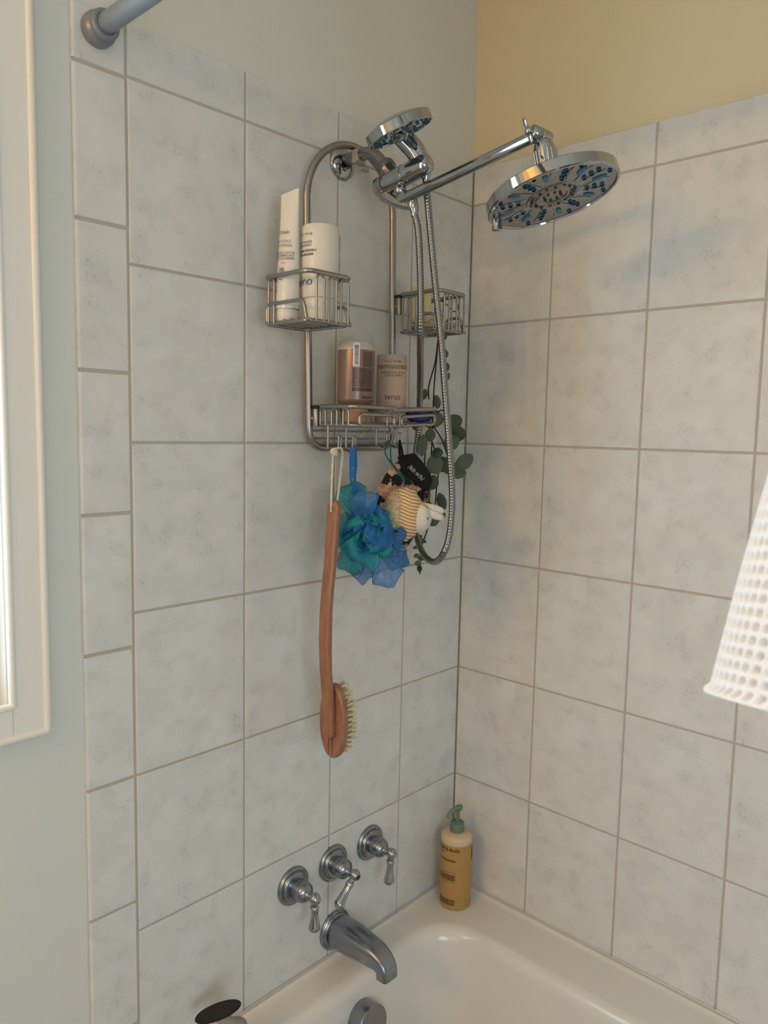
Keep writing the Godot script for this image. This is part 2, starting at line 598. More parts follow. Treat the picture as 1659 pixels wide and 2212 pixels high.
func room() -> void:
	var f0 := -UP
	var c0 := 0.5            # ceiling, 2.45 m
	var x0 := -2.6
	var z1 := 2.4
	# left wall (carries the taps), with the window opening
	var mb := MB.new()
	var wx0 := -1.76
	var wx1 := -0.988
	var wy0 := -0.866
	var wy1 := 0.1
	mb.box(p(wx1, f0, -0.14), p(0.14, c0, -0.005))
	mb.box(p(x0, f0, -0.14), p(wx0, c0, -0.005))
	mb.box(p(wx0, f0, -0.14), p(wx1, wy0, -0.005))
	mb.box(p(wx0, wy1, -0.14), p(wx1, c0, -0.005))
	var left := structure("wall_left", mb.mesh(), M.paint, "pale painted wall with grey tiles, taps and shower caddy", "wall")
	mb = MB.new()
	mb.box(p(-0.8795, -1.56, -0.005), p(-0.0005, 0.0738, -0.0016))
	part("grout", mb.mesh(), M.grout, left)
	var ys := []
	for k in 7:
		ys.append(-TH * (6 - k) - (0.005 if k == 0 else 0.0))
	ys.append(0.0772)
	var up := Transform3D(Basis.IDENTITY, Vector3(0, UP, 0))
	lay_tiles(left, [-0.1926 - 3 * TW, -0.1926 - 2 * TW, -0.1926 - TW, -0.1926, 0.0004], ys, up)
	var es := []
	for k in 9:
		es.append(-0.0026 - 0.2027 * (8 - k) if k > 0 else -1.56)
	es.append(0.0772)
	lay_tiles(left, [-0.8838, -0.1926 - 3 * TW], es, up, "edge_tile", true)
	# right wall
	mb = MB.new()
	mb.box(p(0.005, f0, -0.14), p(0.14, c0, z1 + 0.14))
	var right := structure("wall_right", mb.mesh(), M.paint_cream, "cream painted long wall with grey tiles, no fittings", "wall")
	mb = MB.new()
	mb.box(p(0.0016, -1.56, 0.0005), p(0.005, 0.0738, 1.6))
	part("grout", mb.mesh(), M.grout, right)
	var turned := Transform3D(Basis(Vector3(0, 0, 1), Vector3.UP, Vector3(-1, 0, 0)), Vector3(0, UP, 0))
	var zs := [0.0004]
	for k in 8:
		zs.append(0.2004 + k * TW)
	lay_tiles(right, zs, ys, turned)
	# the other walls, floor and ceiling
	mb = MB.new()
	mb.box(p(x0 - 0.14, f0, -0.14), p(x0, c0, 1.25))
	mb.box(p(x0 - 0.14, f0, 2.15), p(x0, c0, z1 + 0.14))
	mb.box(p(x0 - 0.14, f0, 1.25), p(x0, -1.17, 2.15))
	mb.box(p(x0 - 0.14, -0.13, 1.25), p(x0, c0, 2.15))
	structure("wall_entry", mb.mesh(), M.paint_white)
	mb = MB.new()
	mb.box(p(x0, f0, z1), p(-2.3, c0, z1 + 0.14))
	mb.box(p(-1.2, f0, z1), p(0.005, c0, z1 + 0.14))
	mb.box(p(-2.3, f0, z1), p(-1.2, -1.17, z1 + 0.14))
	mb.box(p(-2.3, -0.13, z1), p(-1.2, c0, z1 + 0.14))
	structure("wall_rear", mb.mesh(), M.paint_white)
	mb = MB.new()
	mb.box(p(x0 - 0.14, f0 - 0.1, -0.14), p(0.14, f0, z1 + 0.14))
	structure("floor", mb.mesh(), M.floor)
	mb = MB.new()
	mb.box(p(x0 - 0.14, c0, -0.14), p(0.14, c0 + 0.1, z1 + 0.14))
	structure("ceiling", mb.mesh(), M.paint_white)
	# window beside the shower: jamb, casing with two beads, sash and pane
	var win := Node3D.new()
	win.name = "window_1"
	win.set_meta("kind", "structure")
	tag(win, "cream moulded casing of the bright window left of the tiles", "window")
	add_child(win)
	mb = MB.new()
	var cx := -0.934
	var cw := 0.05
	mb.box(p(cx - cw, wy0 - 0.039, -0.005), p(cx - 0.004, wy1 + 0.05, 0.006), 0.001)
	mb.box(p(wx0 - cw, wy0 - 0.039, -0.005), p(wx0 - 0.002, wy1 + 0.05, 0.006), 0.001)
	mb.box(p(wx0 - 0.002, wy0 - 0.039, -0.005), p(cx - cw, wy0 + 0.003, 0.006), 0.001)
	mb.box(p(wx0 - 0.002, wy1 - 0.002, -0.005), p(cx - cw, wy1 + 0.05, 0.006), 0.001)
	part("casing", mb.mesh(), M.trim_paint, win)
	mb = MB.new()
	var yb := wy0 - 0.0385
	mb.tube(rounded([p(cx - 0.0045, wy1 + 0.05, 0.003), p(cx - 0.0045, yb, 0.003), p(wx0 - cw, yb, 0.003), p(wx0 - cw, wy1 + 0.05, 0.003)], 0.001, 1), 0.0062, 10)
	part("outer_bead", mb.mesh(), M.trim_paint, win)
	mb = MB.new()
	mb.tube(rounded([p(cx - cw + 0.001, wy1, 0.003), p(cx - cw + 0.001, wy0 + 0.006, 0.003), p(wx0, wy0 + 0.006, 0.003), p(wx0, wy1, 0.003), p(cx - cw + 0.001, wy1, 0.003)], 0.001, 1), 0.0055, 10)
	part("inner_bead", mb.mesh(), M.trim_paint, win)
	mb = MB.new()
	for b in [[wx0, wy0, wx0 + 0.045, wy1], [wx1 - 0.045, wy0, wx1, wy1], [wx0 + 0.045, wy0, wx1 - 0.045, wy0 + 0.05], [wx0 + 0.045, wy1 - 0.05, wx1 - 0.045, wy1], [wx0 + 0.045, -0.4, wx1 - 0.045, -0.36]]:
		mb.box(p(b[0], b[1], -0.115), p(b[2], b[3], -0.08), 0.003)
	part("sash", mb.mesh(), M.trim_paint, win)
	mb = MB.new()
	mb.box(p(wx0 + 0.04, wy0 + 0.04, -0.1), p(wx1 - 0.04, wy1 - 0.04, -0.096))
	part("pane", mb.mesh(), M.glass, win)
	var rear := Node3D.new()
	rear.name = "window_2"
	rear.set_meta("kind", "structure")
	add_child(rear)
	mb = MB.new()
	for b in [[-2.3, -1.17, -2.25, -0.13], [-1.25, -1.17, -1.2, -0.13], [-2.25, -1.17, -1.25, -1.12], [-2.25, -0.18, -1.25, -0.13]]:
		mb.box(p(b[0], b[1], 2.44), p(b[2], b[3], 2.48), 0.003)
	part("sash", mb.mesh(), M.trim_paint, rear)
	mb = MB.new()
	mb.box(p(-2.26, -1.13, 2.458), p(-1.24, -0.17, 2.462))
	part("pane", mb.mesh(), M.glass, rear)
	var side := Node3D.new()
	side.name = "window_3"
	side.set_meta("kind", "structure")
	add_child(side)
	mb = MB.new()
	for b in [[1.25, -1.17, 1.3, -0.13], [2.1, -1.17, 2.15, -0.13], [1.3, -1.17, 2.1, -1.12], [1.3, -0.18, 2.1, -0.13]]:
		mb.box(p(-2.69, b[1], b[0]), p(-2.65, b[3], b[2]), 0.003)
	part("sash", mb.mesh(), M.trim_paint, side)
	mb = MB.new()
	mb.box(p(-2.672, -1.13, 1.29), p(-2.668, -0.17, 2.11))
	part("pane", mb.mesh(), M.glass, side)
	# vanity lamp on the wall across from the tub: three globes
	var lamp := thing("vanity_lamp", "three globe vanity lamp on the wall across from the tub", "lamp", p(-2.6, 0.02, 0.31))
	mb = MB.new()
	mb.box(p(-2.6, -0.03, 0.05), p(-2.575, 0.05, 0.57), 0.004)
	part("back_plate", mb.mesh(), M.chrome_dull, lamp)
	for z in [0.13, 0.31, 0.49]:
		mb = MB.new()
		mb.lathe([Vector2(0, 0), Vector2(0.022, 0), Vector2(0.022, 0.05), Vector2(0, 0.05)], along(p(-2.578, 0.01, z), Vector3.RIGHT), 16)
		part("socket", mb.mesh(), M.chrome_dull, lamp)
		mb = MB.new()
		mb.ball(p(-2.49, 0.01, z), Vector3(0.05, 0.05, 0.05))
		part("globe_bulb", mb.mesh(), M.bulb, lamp)
		var o := OmniLight3D.new()
		o.name = "globe_light"
		o.position = p(-2.49, 0.01, z)
		o.light_color = Color(1.0, 0.73, 0.31)
		o.light_energy = 0.56
		o.light_size = 0.045
		o.omni_range = 8.0
		o.omni_attenuation = 2.0
		o.shadow_enabled = true
		add_child(o, true)

# ---------------------------------------------------------------- bathtub
func rrect(x0: float, x1: float, z0: float, z1: float, r: float, y: float) -> Array:
	var out := []
	var cs := [[x1 - r, z0 + r, -90.0], [x1 - r, z1 - r, 0.0], [x0 + r, z1 - r, 90.0], [x0 + r, z0 + r, 180.0]]
	for c in 4:
		for k in 17:
			var an := deg_to_rad(cs[c][2] + 90.0 * k / 16.0)
			out.append(Vector3(cs[c][0] + r * cos(an), y, cs[c][1] + r * sin(an)))
		var n: Array = cs[(c + 1) % 4]
		var a0 := deg_to_rad(n[2])
		var last: Vector3 = out[-1]
		var nxt := Vector3(n[0] + r * cos(a0), y, n[1] + r * sin(a0))
		for k in 8:
			out.append(last.lerp(nxt, (k + 1) / 9.0))
	return out

func bathtub() -> void:
	var tub := thing("bathtub", "off-white enamelled built-in bathtub below the tiled corner", "bathtub", Vector3(-0.38, 0, 0.79))
	var mb := MB.new()
	var y := DECK
	# rings from the outer edge over the deck, round the lip and down into the basin: x0, x1, z0, z1, corner, y
	var rs := [
		[-0.765, -0.0015, 0.0015, 1.585, 0.003, y + 0.011], [-0.765, -0.004, 0.004, 1.58, 0.004, y + 0.007], [-0.762, -0.009, 0.009, 1.575, 0.006, y + 0.003],
		[-0.755, -0.016, 0.016, 1.565, 0.01, y + 0.0006], [-0.70, -0.05, 0.03, 1.53, 0.04, y],
		[-0.66, -0.107, 0.058, 1.46, 0.1, y - 0.001], [-0.655, -0.114, 0.066, 1.45, 0.1, y - 0.003], [-0.65, -0.121, 0.073, 1.44, 0.1, y - 0.0075],
		[-0.646, -0.127, 0.078, 1.43, 0.1, y - 0.015], [-0.643, -0.131, 0.082, 1.42, 0.1, y - 0.028], [-0.63, -0.147, 0.094, 1.36, 0.1, y - 0.12],
		[-0.61, -0.168, 0.108, 1.29, 0.1, y - 0.24], [-0.595, -0.185, 0.122, 1.24, 0.1, y - 0.30], [-0.57, -0.21, 0.15, 1.2, 0.1, y - 0.335], [-0.52, -0.26, 0.2, 1.14, 0.07, y - 0.35], [-0.4, -0.36, 0.5, 0.7, 0.01, y - 0.352]]
	var rows := []
	for q in rs:
		rows.append(rrect(q[0], q[1], q[2], q[3], q[4], q[5]))
	mb.sheet(rows, true, Vector3.UP)
	var last: Array = rows[-1]
	var c := mb.vert(Vector3(-0.38, y - 0.352, 0.6), Vector3.UP)
	for k in last.size():
		mb.tri(c, mb.vert(last[k], Vector3.UP), mb.vert(last[(k + 1) % last.size()], Vector3.UP))
	part("basin", mb.mesh(), M.enamel, tub)
	mb = MB.new()
	mb.box(Vector3(-0.765, 0, 0.0), Vector3(-0.745, y - 0.012, 1.585))
	mb.tube(PackedVector3Array([Vector3(-0.752, y - 0.003, 0.003), Vector3(-0.752, y - 0.003, 1.583)]), 0.0125, 16)
	part("apron", mb.mesh(), M.enamel, tub)
	# grey sealant along both walls
	mb = MB.new()
	mb.tube(PackedVector3Array([Vector3(-0.77, y + 0.0075, 0.003), Vector3(-0.003, y + 0.0075, 0.003), Vector3(-0.003, y + 0.0075, 1.58)]), 0.0028, 8)
	part("sealant", mb.mesh(), M.caulk, tub)

# ---------------------------------------------------------------- taps, spout, overflow, rod
func tap(x: float, y: float, turn: float, hole: bool, label: String) -> void:
	var t := thing("tap_handle", label, "tap", p(x, y, 0), "lever taps above the tub")
	var wall := along(p(x, y, -0.0005), Vector3(0, 0, 1))
	var mb := MB.new()
	mb.lathe([Vector2(0, 0), Vector2(0.0362, 0), Vector2(0.0364, 0.0025), Vector2(0.036, 0.0045), Vector2(0.0345, 0.0068), Vector2(0.0325, 0.0078), Vector2(0.0305, 0.0078), Vector2(0.0288, 0.0072),
		Vector2(0.0283, 0.0085), Vector2(0.0274, 0.0105), Vector2(0.0258, 0.0118), Vector2(0.0235, 0.0126), Vector2(0.02, 0.013), Vector2(0.018, 0.0134)], wall, 48)
	part("escutcheon", mb.mesh(), M.nickel, t)
	mb = MB.new()
	mb.lathe([Vector2(0.0182, 0.012), Vector2(0.0182, 0.025), Vector2(0.0176, 0.0254), Vector2(0.0176, 0.0264), Vector2(0.0188, 0.027), Vector2(0.0195, 0.0285), Vector2(0.0195, 0.0305), Vector2(0.0186, 0.032), Vector2(0.0186, 0.0335), Vector2(0.0181, 0.0365),
		Vector2(0.0162, 0.040), Vector2(0.0128, 0.0432), Vector2(0.0092, 0.0452), Vector2(0.0062, 0.0465), Vector2(0.0052, 0.0485), Vector2(0.0062, 0.0497), Vector2(0.0068, 0.0508), Vector2(0.006, 0.0521), Vector2(0.0048, 0.0532), Vector2(0.0048, 0.056)], wall, 40)
	part("stem", mb.mesh(), M.nickel, t)
	var c := p(x, y + 0.001, 0.062)
	mb = MB.new()
	mb.ball(c, Vector3.ONE * 0.0108, Basis.IDENTITY, 16, 28)
	var ball := part("ball", mb.mesh(), M.nickel_bright, t)
	var face := Vector3(-0.55, 0.1, 0.85).normalized() if not hole else Vector3(0.1, -0.25, 0.96).normalized()
	mb = MB.new()
	if hole:
		mb.lathe([Vector2(0.0054, 0.0092), Vector2(0.0054, 0.0104), Vector2(0.0044, 0.0109), Vector2(0, 0.0111)], along(c, face), 20)
		part("empty_screw_hole", mb.mesh(), M.black, ball, "empty black screw hole")
	else:
		face = Vector3(0.15, -0.2, 0.95).normalized()
		mb.lathe([Vector2(0.0066, 0.0084), Vector2(0.0064, 0.0094), Vector2(0.0045, 0.0104), Vector2(0, 0.0109)], along(c, face), 20)
		part("cap", mb.mesh(), M.nickel_bright, ball)
	mb = MB.new()
	var d := Vector3(sin(turn), -cos(turn), -0.03)
	mb.lathe([Vector2(0.0048, 0.009), Vector2(0.0048, 0.0112), Vector2(0.0066, 0.0122), Vector2(0.0068, 0.0134), Vector2(0.0058, 0.0145), Vector2(0.0076, 0.0156), Vector2(0.0082, 0.0175), Vector2(0.0076, 0.021), Vector2(0.0066, 0.0265), Vector2(0.0066, 0.033),
		Vector2(0.0078, 0.042), Vector2(0.0098, 0.052), Vector2(0.0108, 0.0575), Vector2(0.0106, 0.0595), Vector2(0.0085, 0.0625), Vector2(0.0045, 0.066), Vector2(0, 0.0672)], along(c, d, Vector3(0, 0, 1)), 28)
	part("lever", mb.mesh(), M.nickel_bright, t)

func plumbing() -> void:
	tap(-0.4894, -1.3317, 0.03, false, "leftmost of the three brushed nickel lever taps, farthest from the bottle")
	tap(-0.3875, -1.3293, -0.72, true, "middle lever tap with empty screw hole, its lever slanting down onto the spout")
	tap(-0.2837, -1.3281, -0.06, false, "rightmost lever tap, nearest the amber pump bottle in the corner")
	# spout
	var x := -0.3795
	var s := thing("tub_spout", "brushed nickel tub spout curving down over the tub rim", "spout", p(x, -1.4719, 0))
	var mb := MB.new()
	mb.lathe([Vector2(0, 0), Vector2(0.0395, 0), Vector2(0.0398, 0.003), Vector2(0.0388, 0.006), Vector2(0.036, 0.0082), Vector2(0.0345, 0.0076), Vector2(0.0338, 0.0095), Vector2(0.032, 0.0112), Vector2(0.0295, 0.0112), Vector2(0.0295, 0.006)], along(p(x, -1.4719, -0.0005), Vector3(0, 0, 1)), 48)
	part("flange", mb.mesh(), M.nickel, s)
	mb = MB.new()
	var rows := []
	var secs := [[0.004, -1.4715, 0.0, 0.029, 0.028], [0.03, -1.4695, 0.0, 0.031, 0.0305], [0.055, -1.468, 0.0, 0.0295, 0.0302], [0.08, -1.4678, -4.0, 0.0265, 0.0282], [0.1, -1.4685, -9.0, 0.0235, 0.0255], [0.117, -1.4703, -18.0, 0.0205, 0.0228],
		[0.13, -1.4735, -34.0, 0.0175, 0.0205], [0.1385, -1.479, -55.0, 0.0152, 0.0196], [0.1425, -1.4865, -76.0, 0.014, 0.0192], [0.1435, -1.499, -88.0, 0.0138, 0.019]]
	for q in secs:
		var an := deg_to_rad(q[2])
		var up := Vector3(0, cos(an), -sin(an))
		var ring := []
		for k in 40:
			var a := TAU * k / 40
			var cs := cos(a)
			var sn := sin(a)
			var pw := 2.0 / (2.4 + 2.2 * clampf((q[0] - 0.09) / 0.05, 0.0, 1.0))
			ring.append(p(x, q[1], q[0]) + Vector3.RIGHT * (signf(cs) * pow(absf(cs), pw) * q[4]) + up * (signf(sn) * pow(absf(sn), pw) * q[3]))
		rows.append(ring)
	var a := mb.v.size()
	mb.sheet(rows, true)
	for i in range(a, mb.v.size()):
		var row := int((i - a) / 40.0)
		var ce := p(x, secs[row][1], secs[row][0])
		if mb.n[i].dot(mb.v[i] - ce) < 0:
			mb.n[i] = -mb.n[i]
	mb.ix = PackedInt32Array()
	for i in rows.size() - 1:
		for k in 40:
			mb.quad(a + i * 40 + k, a + i * 40 + (k + 1) % 40, a + (i + 1) * 40 + (k + 1) % 40, a + (i + 1) * 40 + k)
	part("spout_body", mb.mesh(), M.nickel, s)
	mb = MB.new()
	var mouth := oval(0.0165, 0.0122, 32, 2.5)
	mb.slab(mouth, Transform3D(Basis(Vector3.RIGHT, Vector3(0, 0, 1), Vector3(0, -1, 0)), p(x, -1.4935, 0.1433)), 0.0, 0.004)
	part("mouth", mb.mesh(), M.black, s)
	# overflow plate: short drum
	var o := thing("overflow_plate", "round brushed metal overflow cover on the tub wall below the spout", "overflow plate", p(-0.3785, -1.618, 0.09))
	mb = MB.new()
	var fr := Transform3D(Basis(Vector3.RIGHT, deg_to_rad(-7.0)), p(-0.3885, -1.611, 0.0825))
	var rim := []
	var back := []
	var cut := []
	for k in 64:
		var an := TAU * k / 64
		var q := Vector3(cos(an), sin(an), 0) * 0.038
		back.append(fr * q)
		rim.append(fr * (q * 0.985 + Vector3(0, 0, 0.037)))
		cut.append(fr * (q * 0.95 + Vector3(0, 0, 0.0385)))
	mb.sheet([back, rim], true, Vector3.ZERO, fr * Vector3(0, 0, 0.01))
	mb.sheet([rim, cut], true, fr.basis.z)
	for half in 2:
		var nn := fr.basis.z
		var c := mb.vert(fr * Vector3(0, 0, 0.0385), nn)
		for k in 32:
			var i0 := k + half * 32
			mb.tri(c, mb.vert(cut[i0], nn), mb.vert(cut[(i0 + 1) % 64], nn))
	part("cover", mb.mesh(), M.nickel, o)
	mb = MB.new()
	mb.lathe([Vector2(0, 0), Vector2(0.0405, 0), Vector2(0.0405, 0.003), Vector2(0.038, 0.004), Vector2(0, 0.004)], along(fr * Vector3(0, 0, -0.002), fr.basis.z), 40)
	part("base_ring", mb.mesh(), M.nickel, o)
	# curtain rod
	var rod := thing("curtain_rod", "grey round shower curtain rod fixed to the tiles at upper left", "curtain rod", p(-0.8475, 0.043, 0))
	mb = MB.new()
	mb.tube(PackedVector3Array([p(-0.8475, 0.043, 0.018), p(-0.8475, 0.045, 2.395)]), 0.0132, 28)
	part("rod", mb.mesh(), M.rod_paint, rod)
	for e in [[0.0, 1.0], [2.399, -1.0]]:
		mb = MB.new()
		mb.lathe([Vector2(0, 0), Vector2(0.022, 0), Vector2(0.0228, 0.003), Vector2(0.0226, 0.012), Vector2(0.0215, 0.0165), Vector2(0.019, 0.0185), Vector2(0.0186, 0.0205), Vector2(0.0197, 0.022), Vector2(0.0198, 0.027), Vector2(0.0185, 0.0295), Vector2(0.0155, 0.0305), Vector2(0.0135, 0.03)], along(p(-0.8475, 0.043, e[0]), Vector3(0, 0, e[1])), 40)
		part("end_flange", mb.mesh(), M.rod_paint, rod)

# ---------------------------------------------------------------- shower
func shower() -> void:
	var t := thing("shower_fixture", "chrome shower arm with diverter, straight extension arm and large round rain head", "shower", p(-0.39, -0.0085, 0))
	var mb := MB.new()
	mb.lathe([Vector2(0, 0), Vector2(0.0285, 0), Vector2(0.0288, 0.002), Vector2(0.0275, 0.0055), Vector2(0.024, 0.0085), Vector2(0.019, 0.0112), Vector2(0.014, 0.0125), Vector2(0.0115, 0.0128)], along(p(-0.39, -0.0125, -0.0005), Vector3(0, 0, 1)), 40)
	part("wall_flange", mb.mesh(), M.chrome, t)
	var nut_a := p(-0.3865, -0.0325, 0.1)
	var nut_b := p(-0.385, -0.0575, 0.121)
	mb = MB.new()
	mb.tube(rounded([p(-0.39, -0.0085, 0.0), p(-0.39, -0.006, 0.075), nut_a.lerp(nut_b, 0.2)], 0.035, 10), 0.0107, 20)
	part("pipe", mb.mesh(), M.chrome_dull, t)
	mb = MB.new()
	var ax := along(nut_a, nut_b - nut_a)
	mb.lathe([Vector2(0.0108, 0), Vector2(0.0148, 0.0012), Vector2(0.0156, 0.003), Vector2(0.0156, 0.0165), Vector2(0.0148, 0.018), Vector2(0.0148, 0.034)], ax, 36)
	for k in 30:
		var an := TAU * k / 30
		var q := Vector3(cos(an) * 0.0158, 0, sin(an) * 0.0158)
		bar(mb, ax * (q + Vector3(0, 0.0035, 0)), ax * (q + Vector3(0, 0.0158, 0)), 0.0008, 5)
	part("knurled_nut", mb.mesh(), M.chrome_dull, t)
	# diverter barrel
	var d0 := p(-0.385, -0.0702, 0.0881)
	var d1 := p(-0.385, -0.0505, 0.198)
	var dv := along(d0, d1 - d0)
	mb = MB.new()
	mb.lathe([Vector2(0, -0.006), Vector2(0.01, -0.0045), Vector2(0.0155, -0.001), Vector2(0.0175, 0.003), Vector2(0.0178, 0.0195), Vector2(0.0168, 0.0199), Vector2(0.0168, 0.0208), Vector2(0.0178, 0.0212), Vector2(0.0178, 0.062), Vector2(0.0168, 0.0624), Vector2(0.0168, 0.0632), Vector2(0.0174, 0.0638),
		Vector2(0.0168, 0.09), Vector2(0.0158, 0.1), Vector2(0.0158, 0.108), Vector2(0.014, 0.113), Vector2(0.008, 0.116), Vector2(0, 0.117)], dv, 40)
	var div := part("diverter", mb.mesh(), M.chrome, t)
	mb = MB.new()
	mb.box(Vector3(-0.0012, 0.006, 0.0168), Vector3(0.0012, 0.0165, 0.0186), 0.0004)
	mb.ball(Vector3(0, 0.012, 0.018), Vector3(0.0022, 0.006, 0.0014))
	for i in mb.v.size():
		mb.v[i] = dv * (Basis(Vector3.UP, -0.7) * mb.v[i])
		mb.n[i] = dv.basis * (Basis(Vector3.UP, -0.7) * mb.n[i])
	part("diverter_grip", mb.mesh(), M.chrome, div)
	# hinge under the barrel, then the extension arm
	var base := p(-0.385, -0.0965, 0.15)
	var tip := p(-0.3895, -0.0585, 0.397)
	mb = MB.new()
	var hinge := d0.lerp(d1, 0.42) + Vector3(-0.004, -0.022, 0.008)
	mb.ball(hinge, Vector3(0.012, 0.011, 0.0125), dv.basis)
	mb.lathe([Vector2(0.0, -0.011), Vector2(0.0095, -0.0105), Vector2(0.0105, -0.008), Vector2(0.0105, 0.008), Vector2(0.0095, 0.0105), Vector2(0, 0.011)], along(base + Vector3(0, 0.003, -0.003), Vector3(1, 0, 0)), 24)
	bar(mb, hinge, base, 0.0085, 16)
	mb.tube(PackedVector3Array([d0.lerp(d1, 0.12) + Vector3(0, -0.016, 0), p(-0.384, -0.0985, 0.126), p(-0.381, -0.1065, 0.147), p(-0.3779, -0.1107, 0.1621)]), 0.0075, 16, false, PackedFloat32Array([0.011, 0.009, 0.008, 0.0078]))
	mb.lathe([Vector2(0, -0.002), Vector2(0.008, 0), Vector2(0.009, 0.004), Vector2(0.0088, 0.016), Vector2(0.0072, 0.019), Vector2(0, 0.019)], along(p(-0.3785, -0.0965, 0.16), Vector3(0.012, -1, 0.05)), 24)
	part("hinge", mb.mesh(), M.chrome, t)
	mb = MB.new()
	bar(mb, base, tip, 0.0088, 28)
	part("extension_arm", mb.mesh(), M.chrome, t)
	# swivel at the end of the arm
	mb = MB.new()
	var sw := p(-0.384, -0.0555, 0.405)
	var across := Vector3(0.9, -0.12, 0.3).normalized()
	mb.lathe([Vector2(0, -0.016), Vector2(0.0085, -0.0155), Vector2(0.0105, -0.0135), Vector2(0.0108, 0.0), Vector2(0.0102, 0.0005), Vector2(0.0102, 0.0013), Vector2(0.0108, 0.0018), Vector2(0.0108, 0.0165), Vector2(0.0092, 0.019), Vector2(0, 0.0198)], along(sw, across), 28)
	var swivel := part("swivel", mb.mesh(), M.chrome, t)
	mb = MB.new()
	var nutc := sw - across * 0.019
	mb.ball(nutc, Vector3(0.0062, 0.0062, 0.0062))
	var wing := Vector3(-0.25, 0.9, -0.25).normalized()
	for s in [-1.0, 1.0]:
		mb.ball(nutc + wing * s * 0.0115 - across * 0.002, Vector3(0.0042, 0.0078, 0.0022), along(Vector3.ZERO, wing, across).basis)
	part("wing_nut", mb.mesh(), M.chrome, swivel)
	# rain head
	var rc := p(-0.3672, -0.1421, 0.4222)
	var rn := Vector3(0.0712, -0.9541, 0.2909).normalized()
	var hd := along(rc, -rn)
	mb = MB.new()
	var nk := rc - rn * 0.021
	var nt := sw + across * 0.006
	var nx := along(nt, nk - nt)
	var nl := (nk - nt).length()
	mb.lathe([Vector2(0, 0.004), Vector2(0.0112, 0.006), Vector2(0.0138, 0.01), Vector2(0.0158, 0.016), Vector2(0.016, nl * 0.72), Vector2(0.0125, nl * 0.76), Vector2(0.0125, nl * 0.82), Vector2(0.0115, nl * 0.84), Vector2(0.0115, nl)], nx, 32)
	for k in 16:
		var an := TAU * k / 16
		var q := Vector3(cos(an) * 0.0154, 0, sin(an) * 0.0154)
		bar(mb, nx * (q + Vector3(0, 0.02, 0)), nx * (q + Vector3(0, nl * 0.71, 0)), 0.0014, 6)
	part("neck", mb.mesh(), M.chrome, t)
	var R := 0.0955
	mb = MB.new()
	mb.lathe([Vector2(R - 0.0045, 0.0016), Vector2(R - 0.0035, -0.0008), Vector2(R - 0.0004, -0.0008), Vector2(R + 0.0012, 0.0008), Vector2(R + 0.0012, 0.0145), Vector2(R - 0.0006, 0.0163), Vector2(R - 0.006, 0.0172), Vector2(0.06, 0.02), Vector2(0.03, 0.0218), Vector2(0.021, 0.0235), Vector2(0.0195, 0.028), Vector2(0.0165, 0.031), Vector2(0, 0.031)], hd, 72)
	var head := part("rain_head", mb.mesh(), M.chrome, t)
	# face: a shallow dish with radial seams and an inner ring
	mb = MB.new()
	mb.lathe([Vector2(0, 0.0035), Vector2(0.02, 0.003), Vector2(0.0215, 0.0012), Vector2(0.0245, 0.0012), Vector2(0.026, 0.003), Vector2(0.033, 0.0038), Vector2(0.0355, 0.0018), Vector2(0.038, 0.0018), Vector2(0.0395, 0.0034), Vector2(0.06, 0.0042), Vector2(0.08, 0.0036), Vector2(R - 0.004, 0.0014)], Transform3D(hd.basis, hd.origin), 72)
	for i in mb.n.size():
		if mb.n[i].dot(rn) < 0.0:
			mb.n[i] = -mb.n[i]
	var ids := mb.ix.duplicate()
	mb.ix = PackedInt32Array()
	for k in range(0, ids.size(), 3):
		mb.tri(ids[k], ids[k + 1], ids[k + 2])
	part("face_plate", mb.mesh(), M.chrome_dull, head)
	mb = MB.new()
	for k in 16:
		var an := TAU * (k + 0.5) / 16
		var pts := []
		for j in 7:
			var rr := 0.041 + 0.0085 * j
			var w := an + 0.10 * sin(j * 0.5)
			pts.append(hd * Vector3(cos(w) * rr, 0.0032, sin(w) * rr))
		mb.tube(spline(pts, 2), 0.0005, 5)
	part("face_ribs", mb.mesh(), M.chrome, head)
	var round_noz := MB.new()
	round_noz.lathe([Vector2(0.0036, 0.002), Vector2(0.0034, -0.0015), Vector2(0.0026, -0.003), Vector2(0.0012, -0.0033), Vector2(0, -0.003)], Transform3D.IDENTITY, 14)
	for i in round_noz.n.size():
		round_noz.n[i] = Vector3(round_noz.n[i].x, -absf(round_noz.n[i].y), round_noz.n[i].z).normalized() if round_noz.v[i].y < -0.001 else round_noz.n[i]
	var rn_mesh := round_noz.mesh()
	var long_noz := MB.new()
	long_noz.slab(oval(0.0105, 0.0042, 28), Transform3D(Basis(Vector3(1, 0, 0), Vector3(0, 0, 1), Vector3(0, -1, 0)), Vector3.ZERO), -0.002, 0.0022, 0.0012)
	var long_mesh := long_noz.mesh()
	for k in 16:
		var an := TAU * k / 16
		if k % 2 == 0:
			for j in 3:
				nozzle(head, rn_mesh, hd, 0.052 + j * 0.0115, an, 0.004)
		else:
			nozzle(head, long_mesh, hd, 0.068, an, 0.0042)
			nozzle(head, rn_mesh, hd, 0.0845, an + 0.17, 0.0034)
	for k in 16:
		nozzle(head, rn_mesh, hd, 0.0305 if k % 2 == 0 else 0.0335, TAU * (k + 0.3) / 16, 0.0034, M.chrome, 0.75)
	for k in 8:
		nozzle(head, rn_mesh, hd, 0.0125, TAU * k / 8, 0.0034, M.chrome, 0.7)
	# spray lever at the rim
	mb = MB.new()
	var la := 0.0
	var best := 9.0
	for k in 72:
		var w := TAU * k / 72
		var q := hd * Vector3(cos(w) * R, 0, sin(w) * R)
		var toward := (q - p(-0.3672, -0.1421, 0.4222)).dot(Vector3(-0.6, -0.1, -0.72))
		if -toward < best:
			best = -toward
			la = w
	var lo := Vector3(cos(la), 0, sin(la))
	var lt := Vector3(-sin(la), 0, cos(la))
